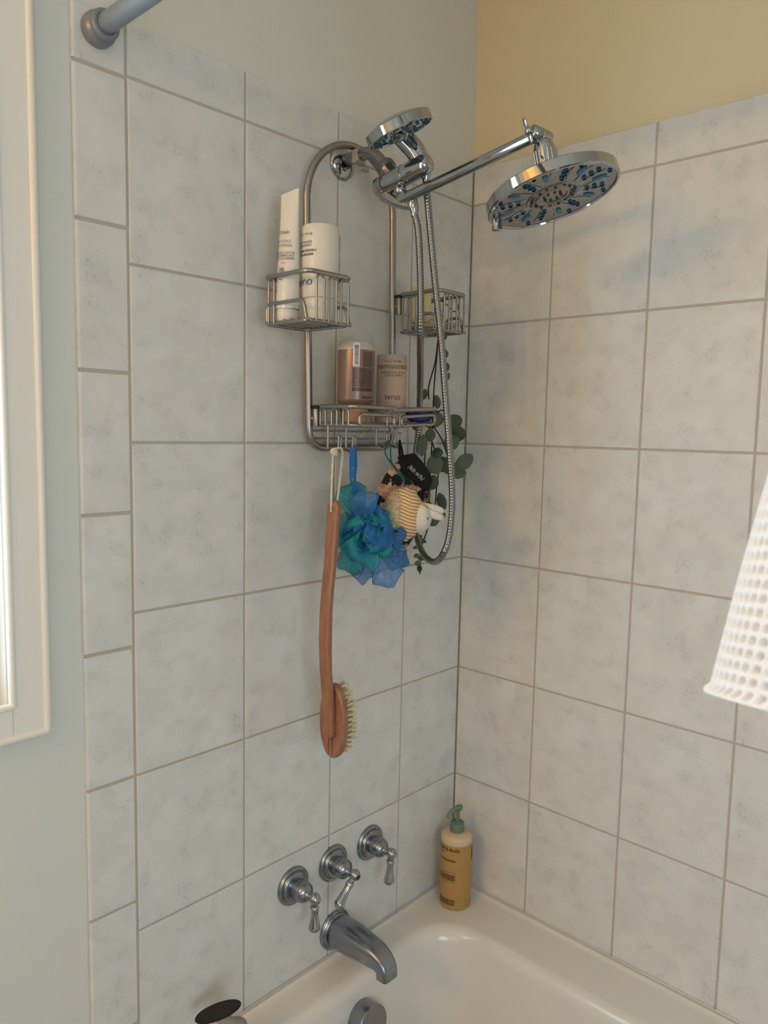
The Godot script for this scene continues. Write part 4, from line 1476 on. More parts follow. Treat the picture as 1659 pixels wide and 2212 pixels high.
	mb.slab(pad, Transform3D(Basis(Vector3.RIGHT, Vector3(0, 0, -1), Vector3.UP), p(-0.24, -0.292, 0.093)), 0.0, 0.0085, 0.003)
	part("pad", mb.mesh(), M.loofah, t)
	t = thing("soap_bar", "cream coloured soap bar standing on edge in the right basket", "soap", p(-0.255, -0.2835, 0.08))
	mb = MB.new()
	var sb := Transform3D(Basis(Vector3.UP, deg_to_rad(-42.0)), p(-0.256, -0.249, 0.079))
	mb.slab(oval(0.0195, 0.0345, 40, 5.0), sb, -0.0105, 0.0105, 0.005)
	part("bar", mb.mesh(), M.soap, t)
	t = thing("net_scrunch", "crumpled white mesh scrap beside the soap in the right basket", "mesh scrap", p(-0.208, -0.288, 0.118))
	mb = MB.new()
	for k in 16:
		var q := p(-0.212 + rng.randf_range(-0.012, 0.012), -0.284 + rng.randf_range(-0.004, 0.006), 0.116 + rng.randf_range(-0.016, 0.016))
		var loop := []
		for j in 9:
			var an := TAU * j / 8
			loop.append(q + Vector3(cos(an), sin(an * 2.0) * 0.35, sin(an)) * rng.randf_range(0.005, 0.008))
		mb.tube(spline(loop, 3), 0.0011, 5)
	part("mesh_threads", mb.mesh(), M.net_white, t).set_meta("kind", "stuff")
	t = thing("brown_cord", "thin brown cord loop hanging inside the right basket wires", "cord", p(-0.2, -0.24, 0.09))
	mb = MB.new()
	mb.tube(spline([p(-0.236, -0.2805, 0.11), p(-0.2255, -0.252, 0.1), p(-0.215, -0.234, 0.09), p(-0.203, -0.243, 0.1), p(-0.199, -0.256, 0.115), p(-0.2035, -0.25, 0.128), p(-0.209, -0.2375, 0.125)], 8), 0.0011, 6)
	part("cord", mb.mesh(), M.cord_brown, t)
	# amber pump bottle on the tub corner
	c = Vector3(-0.0672, 0, 0.0625)
	var y0 := DECK - UP
	t = thing("pump_bottle", "amber soap pump bottle with green pump on the tub corner", "bottle", p(c.x, y0, c.z))
	mb = MB.new()
	mb.lathe([Vector2(0, y0 - 0.0002), Vector2(0.031, y0), Vector2(0.0335, y0 + 0.0015), Vector2(0.0347, y0 + 0.006), Vector2(0.0347, y0 + 0.148), Vector2(0.0347, y0 + 0.1485), Vector2(0, y0 + 0.1485)], at_origin(c, 0), 56)
	body = part("amber_body", mb.mesh(), M.amber, t)
	mb = MB.new()
	mb.lathe([Vector2(0.0347, y0 + 0.1485), Vector2(0.0347, y0 + 0.158), Vector2(0.0338, y0 + 0.162), Vector2(0.031, y0 + 0.1652), Vector2(0.02, y0 + 0.168), Vector2(0.0148, y0 + 0.1695), Vector2(0, y0 + 0.1695)], at_origin(c, 0), 56)
	part("shoulder", mb.mesh(), M.amber_pale, t, "pale cloudy shoulder above the soap")
	mb = MB.new()
	mb.lathe([Vector2(0.0155, y0 + 0.167), Vector2(0.0155, y0 + 0.1875), Vector2(0.0145, y0 + 0.189), Vector2(0.0105, y0 + 0.1892), Vector2(0.0102, y0 + 0.192), Vector2(0.0085, y0 + 0.1925), Vector2(0.0078, y0 + 0.19), Vector2(0, y0 + 0.19)], at_origin(c, 0), 36)
	for k in 40:
		var an := TAU * k / 40
		var d := Vector3(cos(an), 0, sin(an)) * 0.0154
		bar(mb, p(c.x, y0 + 0.1685, c.z) + d, p(c.x, y0 + 0.1865, c.z) + d, 0.0005, 4)
	var pump := part("collar", mb.mesh(), M.sage, t)
	mb = MB.new()
	mb.lathe([Vector2(0.0058, y0 + 0.19), Vector2(0.0052, y0 + 0.205), Vector2(0.006, y0 + 0.217), Vector2(0, y0 + 0.217)], at_origin(c, 0), 24)
	part("stem", mb.mesh(), M.sage, pump)
	mb = MB.new()
	var sd := Vector3(-0.93, 0, -0.2).normalized()
	var s0 := p(c.x, y0 + 0.2195, c.z)
	var path := spline([s0 - sd * 0.009 + Vector3(0, 0.0005, 0), s0 + Vector3(0, 0.0025, 0), s0 + sd * 0.012 + Vector3(0, 0.0005, 0), s0 + sd * 0.022 + Vector3(0, -0.006, 0), s0 + sd * 0.0275 + Vector3(0, -0.0135, 0)], 6)
	var radii := PackedFloat32Array()
	for i in path.size():
		radii.append(lerpf(0.0066, 0.0042, pow(float(i) / (path.size() - 1), 0.8)))
	mb.tube(path, 0.006, 20, false, radii)
	part("nozzle", mb.mesh(), M.sage, pump)
	var e := -0.94
	words("Hand & Body", body, M.ink, c, 0.0348, e - 0.62, y0 + 0.1385, 0.0068, false, "Droid Sans", true)
	words("Wash", body, M.ink, c, 0.0348, e - 0.98, y0 + 0.131, 0.004)
	mb = MB.new()
	for l in [[0.1165, 0.0006], [0.1125, 0.0006], [0.0875, 0.0006], [0.0655, 0.0006]]:
		patch(mb, c, 0.0348, e - 1.2, e - 0.02, y0 + l[0], y0 + l[0] + l[1])
	fine_print(mb, c, 0.0348, e - 1.2, e - 0.02, y0 + 0.1135, y0 + 0.1162, 1, 0.7)
	fine_print(mb, c, 0.0348, e - 1.2, e - 0.02, y0 + 0.069, y0 + 0.083, 9, 0.6)
	fine_print(mb, c, 0.0348, e - 1.2, e - 0.02, y0 + 0.012, y0 + 0.026, 7, 0.6)
	fine_print(mb, c, 0.0348, e + 1.2, e + 1.5, y0 + 0.11, y0 + 0.14, 12, 0.6)
	part("fine_print", mb.mesh(), M.ink_brown, body).set_meta("kind", "stuff")

# ---------------------------------------------------------------- things that hang from the hooks
func net_texture(a: Color, b: Color, sd: int, hole := 3.9) -> ImageTexture:
	# knitted net: threads round rows of small holes
	var n := 96
	var im := Image.create(n, n, false, Image.FORMAT_RGBA8)
	var r2 := RandomNumberGenerator.new()
	r2.seed = sd
	for y in n:
		for x in n:
			var row := int(y / 12.0)
			var ox := 6.0 if row % 2 == 1 else 0.0
			var fx := fposmod(x + ox, 12.0) - 6.0
			var fy := fposmod(float(y), 12.0) - 6.0
			var d := sqrt(fx * fx * 0.9 + fy * fy)
			var c := a.lerp(b, r2.randf())
			c.a = 0.0 if d < hole else 1.0
			im.set_pixel(x, y, c)
	return ImageTexture.create_from_image(im)

func leopard_texture() -> ImageTexture:
	var n := 512
	var f := FastNoiseLite.new()
	f.seed = 5
	f.noise_type = FastNoiseLite.TYPE_CELLULAR
	f.frequency = 0.014
	f.cellular_jitter = 0.9
	f.fractal_octaves = 1
	var g := FastNoiseLite.new()
	g.seed = 9
	g.frequency = 0.02
	var im := Image.create(n, n, false, Image.FORMAT_RGB8)
	var pale := Color(0.85, 0.74, 0.68)
	var tan_c := Color(0.66, 0.47, 0.38)
	for y in n:
		for x in n:
			var wx := x + 14.0 * g.get_noise_2d(x * 1.6, y * 1.6)
			var wy := y + 14.0 * g.get_noise_2d(x * 1.6 + 300.0, y * 1.6)
			var v := f.get_noise_2d(wx, wy)
			var c := pale.lerp(tan_c, clampf(0.5 + g.get_noise_2d(x * 0.7, y * 0.7) * 1.6, 0.0, 1.0))
			if v < -0.61:
				c = Color(0.03, 0.026, 0.026)
			im.set_pixel(x, y, c)
	return ImageTexture.create_from_image(im)

func stripe_texture() -> ImageTexture:
	var im := Image.create(64, 512, false, Image.FORMAT_RGB8)
	for y in 512:
		for x in 64:
			var s := fposmod(y / 512.0 * 17.0, 1.0)
			im.set_pixel(x, y, Color(0.8, 0.53, 0.1) if s < 0.45 else Color(0.88, 0.85, 0.78))
	return ImageTexture.create_from_image(im)

func hanging_materials() -> void:
	mat("wood", Color(1, 1, 1), 0.42, 0.0, {"albedo_texture": grain_texture(Vector2i(64, 512), Color(0.53, 0.35, 0.25), Color(0.63, 0.44, 0.32), 3, 0.11, 0.006), "clearcoat_enabled": true, "clearcoat": 0.3, "clearcoat_roughness": 0.3})
	mat("wood_dark", Color(0.2, 0.13, 0.08), 0.6)
	mat("rope", Color(0.85, 0.8, 0.71), 0.9)
	mat("bristle", Color(0.88, 0.81, 0.66), 0.7)
	mat("ribbon", Color(0.04, 0.4, 0.66), 0.6)
	mat("ribbon_dot", Color(0.35, 0.65, 0.15), 0.6)
	mat("teal_cord", Color(0.02, 0.36, 0.4), 0.7)
	var sets := [[Color(0.08, 0.52, 0.6), Color(0.14, 0.6, 0.66)], [Color(0.08, 0.4, 0.66), Color(0.14, 0.48, 0.74)], [Color(0.24, 0.5, 0.74), Color(0.34, 0.57, 0.8)], [Color(0.06, 0.56, 0.58), Color(0.16, 0.66, 0.66)]]
	for k in 4:
		mat("net_%d" % k, Color(1, 1, 1), 0.6, 0.0, {"albedo_texture": net_texture(sets[k][0], sets[k][1], k, 4.7 if k == 2 else 3.7), "transparency": BaseMaterial3D.TRANSPARENCY_ALPHA_SCISSOR, "alpha_scissor_threshold": 0.5, "cull_mode": BaseMaterial3D.CULL_DISABLED, "uv1_scale": Vector3(1.0, 1.0, 1.0), "backlight_enabled": true, "backlight": (sets[k][1] as Color) * 0.5})
		mat("hem_%d" % k, sets[(k + 3) % 4][1], 0.6)
	mat("leopard", Color(1, 1, 1), 0.7, 0.0, {"albedo_texture": leopard_texture(), "rim_enabled": true, "rim": 0.3})
	mat("black_cloth", Color(0.012, 0.012, 0.013), 0.85)
	mat("white_thread", Color(0.85, 0.85, 0.85), 0.7)
	mat("stripes", Color(1, 1, 1), 0.8, 0.0, {"albedo_texture": stripe_texture()})
	mat("knit", Color(0.84, 0.78, 0.64), 0.95)
	mat("plush", Color(0.88, 0.87, 0.84), 0.95, 0.0, {"rim_enabled": true, "rim": 0.4})
	mat("yellow_felt", Color(0.75, 0.62, 0.1), 0.8)
	for k in 3:
		mat("leaf_%d" % k, [Color(0.31, 0.37, 0.26), Color(0.25, 0.31, 0.23), Color(0.35, 0.4, 0.3)][k], 0.55, 0.0, {"backlight_enabled": true, "backlight": Color(0.1, 0.13, 0.05), "cull_mode": BaseMaterial3D.CULL_DISABLED})
	mat("stem", Color(0.12, 0.1, 0.08), 0.8)
	mat("towel", Color(0.92, 0.92, 0.92), 0.95, 0.0, {"rim_enabled": true, "rim": 0.3})

func hanging_things() -> void:
	hanging_materials()
	body_brush()
	mesh_pouf()
	hair_cap()
	plush_sponge()
	eucalyptus()

func body_brush() -> void:
	var t := thing("body_brush", "long wooden bath brush with pale bristles hanging by a cream rope", "brush", p(-0.4975, -0.7, 0.1))
	# handle: a bowed flat stick
	var mb := MB.new()
	var sp := spline([Vector3(-0.4895, -0.6015, 0.1), Vector3(-0.4925, -0.64, 0.1), Vector3(-0.4970, -0.70, 0.1), Vector3(-0.5035, -0.76, 0.1), Vector3(-0.5070, -0.82, 0.1), Vector3(-0.5055, -0.88, 0.1), Vector3(-0.5005, -0.93, 0.1), Vector3(-0.4965, -0.975, 0.1), Vector3(-0.4955, -1.013, 0.1)], 6)
	var rows := []
	for i in sp.size():
		var u := float(i) / (sp.size() - 1)
		var w := lerpf(0.0135, 0.0122, smoothstep(0.0, 0.3, u)) * (0.45 + 0.55 * sqrt(clampf(u / 0.035, 0.0, 1.0))) * (0.35 + 0.65 * sqrt(clampf((1.0 - u) / 0.02, 0.0, 1.0)))
		var th := lerpf(0.0066, 0.0058, u) * (0.5 + 0.5 * sqrt(clampf(u / 0.02, 0.0, 1.0)))
		var row := []
		for k in 28:
			var an := TAU * k / 28
			var cs := cos(an)
			var sn := sin(an)
			row.append(p(sp[i].x, sp[i].y, sp[i].z) + Vector3(signf(cs) * pow(absf(cs), 0.55) * th, 0, signf(sn) * pow(absf(sn), 0.55) * w))
		rows.append(row)
	mb.sheet(rows, true, Vector3.ZERO, Vector3.INF, Vector2(1, 3))
	for i in mb.v.size():
		var row := int(i / 28.0)
		if mb.n[i].dot(mb.v[i] - p(sp[row].x, sp[row].y, sp[row].z)) < 0.0:
			mb.n[i] = -mb.n[i]
	mb.ix = PackedInt32Array()
	for i in rows.size() - 1:
		for k in 28:
			mb.quad(i * 28 + k, i * 28 + (k + 1) % 28, (i + 1) * 28 + (k + 1) % 28, (i + 1) * 28 + k)
	for e in [0, rows.size() - 1]:
		var up := Vector3.UP if e == 0 else Vector3.DOWN
		var c := mb.vert(p(sp[e].x, sp[e].y, sp[e].z) + up * 0.001, up)
		for k in 28:
			mb.tri(c, mb.vert(rows[e][k], up), mb.vert(rows[e][(k + 1) % 28], up))
	var handle := part("handle", mb.mesh(), M.wood, t)
	mb = MB.new()
	mb.slab(oval(0.0042, 0.0058, 20), Transform3D(Basis(Vector3(0, 0, 1), Vector3.UP, Vector3(-1, 0, 0)), p(-0.4905, -0.618, 0.1)), 0.0, 0.0068)
	part("rope_hole", mb.mesh(), M.wood_dark, handle)
	# back plate
	mb = MB.new()
	var fr := Transform3D(Basis(Vector3(0, 0, 1), Vector3.UP, Vector3(-1, 0, 0)), p(-0.481, -0.986, 0.1))
	mb.slab(oval(0.031, 0.0665, 48, 2.15), fr, -0.0045, 0.0105, 0.0045)
	for i in mb.t.size():
		mb.t[i] = Vector2(mb.t[i].x * 12.0, mb.t[i].y * 6.0)
	var plate := part("back_plate", mb.mesh(), M.wood, t)
	mb = MB.new()
	for s in [-1.0, 1.0]:
		mb.tube(PackedVector3Array([p(-0.4915, -1.012, 0.1 + s * 0.0045), p(-0.4908, -1.047, 0.1 + s * 0.0042)]), 0.0009, 6)
	part("groove", mb.mesh(), M.wood_dark, plate)
	# bristles in tufts
	mb = MB.new()
	var r2 := RandomNumberGenerator.new()
	r2.seed = 4
	for iy in 14:
		for iz in 6:
			var y := -0.058 + 0.116 * iy / 13.0
			var z := -0.024 + 0.048 * iz / 5.0
			if pow(y / 0.064, 2) + pow(z / 0.028, 2) > 1.0:
				continue
			for k in 18:
				var q := p(-0.4768, -0.986 + y, 0.1 + z)
				var d := Vector3(1.0, y * 2.2 + r2.randf_range(-0.14, 0.14), z * 4.0 + r2.randf_range(-0.14, 0.14)).normalized()
				var b := q + Vector3(0, r2.randf_range(-0.0012, 0.0012), r2.randf_range(-0.0012, 0.0012))
				mb.tube(PackedVector3Array([b, b + d * r2.randf_range(0.0185, 0.0235)]), 0.0005, 4, false, PackedFloat32Array([0.0008, 0.0005]), false)
	part("bristles", mb.mesh(), M.bristle, t).set_meta("kind", "stuff")
	# rope: from the hole over the hook, knot at the side
	mb = MB.new()
	var a := spline([p(-0.4975, -0.6195, 0.1), p(-0.4975, -0.612, 0.1), p(-0.4968, -0.57, 0.1), p(-0.4962, -0.523, 0.102), p(-0.4935, -0.516, 0.103), p(-0.485, -0.5135, 0.104), p(-0.479, -0.516, 0.104), p(-0.4765, -0.53, 0.103), p(-0.4805, -0.575, 0.101), p(-0.4845, -0.609, 0.1), p(-0.4845, -0.6175, 0.1)], 8)
	for strand in 3:
		var tw := PackedVector3Array()
		for i in a.size():
			var tg := (a[mini(i + 1, a.size() - 1)] - a[maxi(i - 1, 0)]).normalized()
			var s := tg.cross(Vector3(0, 0, 1)).normalized()
			var an := i * 0.75 + TAU * strand / 3.0
			tw.append(a[i] + s * cos(an) * 0.001 + tg.cross(s) * sin(an) * 0.001)
		mb.tube(tw, 0.0012, 7)
	part("rope", mb.mesh(), M.rope, t)
	mb = MB.new()
	mb.ball(p(-0.4965, -0.519, 0.103), Vector3(0.0062, 0.0058, 0.006))
	mb.tube(spline([p(-0.502, -0.519, 0.104), p(-0.498, -0.5145, 0.109), p(-0.4925, -0.519, 0.107), p(-0.496, -0.5245, 0.108), p(-0.501, -0.521, 0.107)], 5), 0.0021, 7)
	part("rope_knot", mb.mesh(), M.rope, t)

func mesh_pouf() -> void:
	var c := p(-0.4065, -0.664, 0.098)
	var t := thing("bath_pouf", "blue and teal ruffled mesh bath pouf hanging by a blue ribbon", "bath pouf", c)
	var r2 := RandomNumberGenerator.new()
	r2.seed = 21
	# first the long loose ruffles (right, up, towards the room, reach, half, width, net), then the tight ones all round
	var loose := [[-0.4, 0.92, 0.1, 0.092, 0.026, 0.03, 0], [-0.1, 0.8, 0.5, 0.085, 0.022, 0.026, 2], [0.45, -0.9, 0.1, 0.1, 0.026, 0.03, 2], [0.75, -0.6, -0.1, 0.088, 0.02, 0.024, 1], [-0.5, -0.85, 0.0, 0.092, 0.024, 0.028, 3], [-0.05, -0.95, -0.2, 0.092, 0.024, 0.026, 2],
		[-0.2, -0.62, 0.75, 0.066, 0.026, 0.034, 0], [0.35, -0.25, 0.9, 0.056, 0.02, 0.026, 1], [0.6, 0.25, 0.7, 0.06, 0.02, 0.024, 1], [0.35, 0.62, 0.6, 0.064, 0.02, 0.024, 1], [-0.6, 0.2, 0.75, 0.06, 0.02, 0.026, 3], [-0.75, -0.3, 0.5, 0.06, 0.022, 0.026, 3], [0.95, -0.1, 0.1, 0.064, 0.02, 0.024, 1], [-0.9, 0.3, -0.1, 0.062, 0.02, 0.026, 0], [0.1, 0.15, 1.0, 0.052, 0.017, 0.022, 1]]
	for i in 16:
		var q := oval(0.62, 0.75, 16)[i] * (1.0 if i % 2 == 0 else 0.55)
		loose.append([q.x, q.y, 0.75, 0.05 + 0.006 * (i % 3), 0.009, 0.02, [1, 0, 3, 1][i % 4]])
	var right := Vector3(0.68, 0.02, 0.73).normalized()
	var fwd := Vector3(-0.728, 0.1, 0.677).normalized()
	var count := 30
	for kk in count + loose.size():
		var k := kk - loose.size()
		var y := 1.0 - 2.0 * (maxi(k, 0) + 0.5) / count
		var an := k * 2.399963 + r2.randf_range(-0.2, 0.2)
		var d := Vector3(sqrt(1 - y * y) * cos(an), y, sqrt(1 - y * y) * sin(an)).normalized()
		if k < 0:
			d = (right * loose[kk][0] + Vector3.UP * loose[kk][1] + fwd * loose[kk][2]).normalized()
		var s := d.cross(Vector3(r2.randf_range(-1, 1), r2.randf_range(-1, 1), r2.randf_range(-1, 1))).normalized()
		if k < 0:
			s = d.cross(fwd + right * r2.randf_range(-0.4, 0.4)).normalized().rotated(d, 1.2)
		var w := d.cross(s).normalized()
		var R := r2.randf_range(0.042, 0.054)
		if k < 0:
			R = loose[kk][3]
		if d.z < -0.3:
			R *= 0.85
		var half := r2.randf_range(0.013, 0.024)
		var width := r2.randf_range(0.017, 0.026)
		if k < 0:
			half = loose[kk][4]
			width = loose[kk][5]
		var ph := r2.randf() * TAU
		var rows := []
		var n := 16
		for i in n + 1:
			var u := PI * i / n
			var row := []
			for j in 7:
				var v := (j - 3) / 3.0
				var reach := R * pow(sin(u), 0.6) + 0.004
				var q := d * (reach * (1.0 - 0.16 * v * v)) + s * (cos(u) * half * (0.25 + 0.75 * sin(u))) + w * (v * width * (0.22 + 0.78 * sin(u)))
				q += s * sin(v * 2.4 + ph + u * 2.0) * 0.0055 * sin(u) + d * 0.003 * sin(v * 5.0 + ph)
				row.append(c + q)
			rows.append(row)
		var mb := MB.new()
		mb.sheet(rows, false, Vector3.ZERO, c, Vector2(width * 2.0 / 0.0185, R * 2.0 / 0.0185))
		var kind: int = [1, 0, 2, 3, 1, 2, 0][k % 7] if k >= 0 else loose[kk][6]
		var petal := part("ruffle", mb.mesh(), M["net_%d" % kind], t)
		mb = MB.new()
		for e in [0, 6]:
			var edge := PackedVector3Array()
			for i in n + 1:
				edge.append(rows[i][e])
			mb.tube(edge, 0.00085, 5)
		part("hem", mb.mesh(), M["hem_%d" % kind], petal)
	# gathered heart
	var mb := MB.new()
	for i in 40:
		var d := Vector3(r2.randf_range(-1, 1), r2.randf_range(-1, 1), r2.randf_range(-1, 1)).normalized()
		var s := d.cross(Vector3(0.3, 1, 0.2)).normalized()
		mb.tube(spline([c + d * 0.006, c + d * 0.022 + s * 0.005, c + d * 0.033 - s * 0.006, c + d * 0.02 + s * 0.012], 4), 0.003, 5)
	part("gathered_core", mb.mesh(), M["hem_2"], t).set_meta("kind", "stuff")
	# ribbon loop up to its hook
	mb = MB.new()
	for s in [-1.0, 1.0]:
		var line := spline([c + Vector3(-0.012, 0.03, 0.0), p(-0.4455 + s * 0.001, -0.575, 0.1), p(-0.4468 + s * 0.0035, -0.545, 0.1), p(-0.4475 + s * 0.0032, -0.52, 0.1 - s * 0.001), p(-0.4468 + s * 0.0008, -0.508, 0.1)], 6)
		var rows := []
		for q in line:
			rows.append([q + Vector3(-0.0032, 0, -0.003), q + Vector3(0.0032, 0, 0.003)])
		mb.sheet(rows, false, Vector3(-0.5, 0, 0.8))
		var back := []
		for q in line:
			back.append([q + Vector3(-0.0032, 0, -0.003) + Vector3(0.0004, 0, -0.0005), q + Vector3(0.0032, 0, 0.003) + Vector3(0.0004, 0, -0.0005)])
		mb.sheet(back, false, Vector3(0.5, 0, -0.8))
	var rb := part("ribbon", mb.mesh(), M.ribbon, t)
	mb = MB.new()
	for y in [-0.524, -0.548, -0.568]:
		mb.ball(p(-0.4472 + (y + 0.54) * 0.03, y, 0.1005), Vector3(0.002, 0.0026, 0.002))
	part("ribbon_dot", mb.mesh(), M.ribbon_dot, rb).set_meta("kind", "stuff")

func hair_cap() -> void:
	var t := thing("hair_cap", "leopard print hair cap with a black band hanging behind the plush sponge", "cap", p(-0.3, -0.62, 0.085))
	# a plane that faces the room; one unit of (x, y) below is one millimetre
	var fr := Transform3D(Basis(Vector3(0.8, 0, 0.6), Vector3.UP, Vector3(-0.6, 0, 0.8)), p(-0.3001, -0.616, 0.083))
	var k := 0.00082
	var line := [Vector2(-6, 96), Vector2(-26, 82), Vector2(-44, 55), Vector2(-58, 22), Vector2(-66, -18), Vector2(-60, -55), Vector2(-38, -85), Vector2(-8, -104), Vector2(10, -106), Vector2(28, -84), Vector2(44, -40), Vector2(56, 10), Vector2(60, 40), Vector2(62, 68), Vector2(30, 98)]
	var out := PackedVector2Array()
	var pts := []
	for q in line:
		pts.append(Vector3(q.x, q.y, 0) * k)
	pts.append(pts[0])
	var sm := spline(pts, 5)
	for i in sm.size() - 1:
		out.append(Vector2(sm[i].x, sm[i].y))
	# pillow: rings shrinking towards the middle while swelling forwards and back
	var mid := Vector2(0, -4) * k
	for side in [1.0, -1.0]:
		var rows := []
		for j in 9:
			var u := j / 8.0
			var row := []
			for i in out.size():
				var q := out[i].lerp(mid, u)
				var wav := 0.0014 * sin(i * 0.9 + u * 3.0) * sin(PI * minf(u * 1.3, 1.0))
				row.append(fr * Vector3(q.x, q.y, side * (0.014 * sqrt(1.0 - pow(1.0 - u, 2.2)) + wav)))
			rows.append(row)
		var mb := MB.new()
		mb.sheet(rows, true, fr.basis.z * side)
		for i in mb.v.size():
			var l := fr.affine_inverse() * mb.v[i]
			mb.t[i] = Vector2(l.x, -l.y) / 0.21
		part("cloth", mb.mesh(), M.leopard, t)
	# black band, folded over, with stitched word
	var mb := MB.new()
	var band := PackedVector2Array()
	var bl := [Vector2(-10, 104), Vector2(6, 108), Vector2(24, 112), Vector2(40, 96), Vector2(56, 76), Vector2(66, 54), Vector2(60, 30), Vector2(50, 26), Vector2(34, 38), Vector2(14, 54), Vector2(-2, 70), Vector2(-8, 84)]
	for q in bl:
		band.append(q * k)
	var bf := Transform3D(fr.basis, fr.origin)
	mb.slab(band, bf, -0.012, 0.0185, 0.004)
	var bd := part("black_band", mb.mesh(), M.black_cloth, t)
	var tm := TextMesh.new()
	var sf := SystemFont.new()
	sf.font_names = PackedStringArray(["Droid Serif"])
	tm.font = sf
	tm.text = "/kit·sch/"
	tm.font_size = 48
	tm.pixel_size = 0.00021
	tm.depth = 0.0004
	var o := part("stitched_word", tm, M.white_thread, bd)
	o.transform = Transform3D(fr.basis * Basis(Vector3(0, 0, 1), deg_to_rad(-42.0)), fr * Vector3(27 * k, 69 * k, 0.0189))
	# gathers below the band and the hanging loop
	mb = MB.new()
	for i in 9:
		var u := i / 8.0
		var q := Vector2(-4, 60).lerp(Vector2(56, 22), u) * k
		var e := q + Vector2(-8 + u * 5, -26) * k
		mb.tube(PackedVector3Array([fr * Vector3(q.x, q.y, 0.012), fr * Vector3(lerpf(q.x, e.x, 0.5), lerpf(q.y, e.y, 0.5), 0.0148), fr * Vector3(e.x, e.y, 0.011)]), 0.0022, 6)
	for i in mb.v.size():
		var l := fr.affine_inverse() * mb.v[i]
		mb.t[i] = Vector2(l.x, -l.y) / 0.21
	part("gathers", mb.mesh(), M.leopard, t)
	mb = MB.new()
	var tip := p(-0.3314, -0.5, 0.102)
	mb.tube(spline([fr * Vector3(-8 * k, 100 * k, 0.008), fr * Vector3(-10 * k, 118 * k, 0.006), tip + Vector3(-0.002, -0.006, 0.001), tip + Vector3(0, -0.001, 0), tip + Vector3(0.003, -0.006, -0.001), fr * Vector3(-4 * k, 118 * k, 0.005), fr * Vector3(-2 * k, 100 * k, 0.007)], 6), 0.0022, 8)
	part("loop", mb.mesh(), M.black_cloth, t)

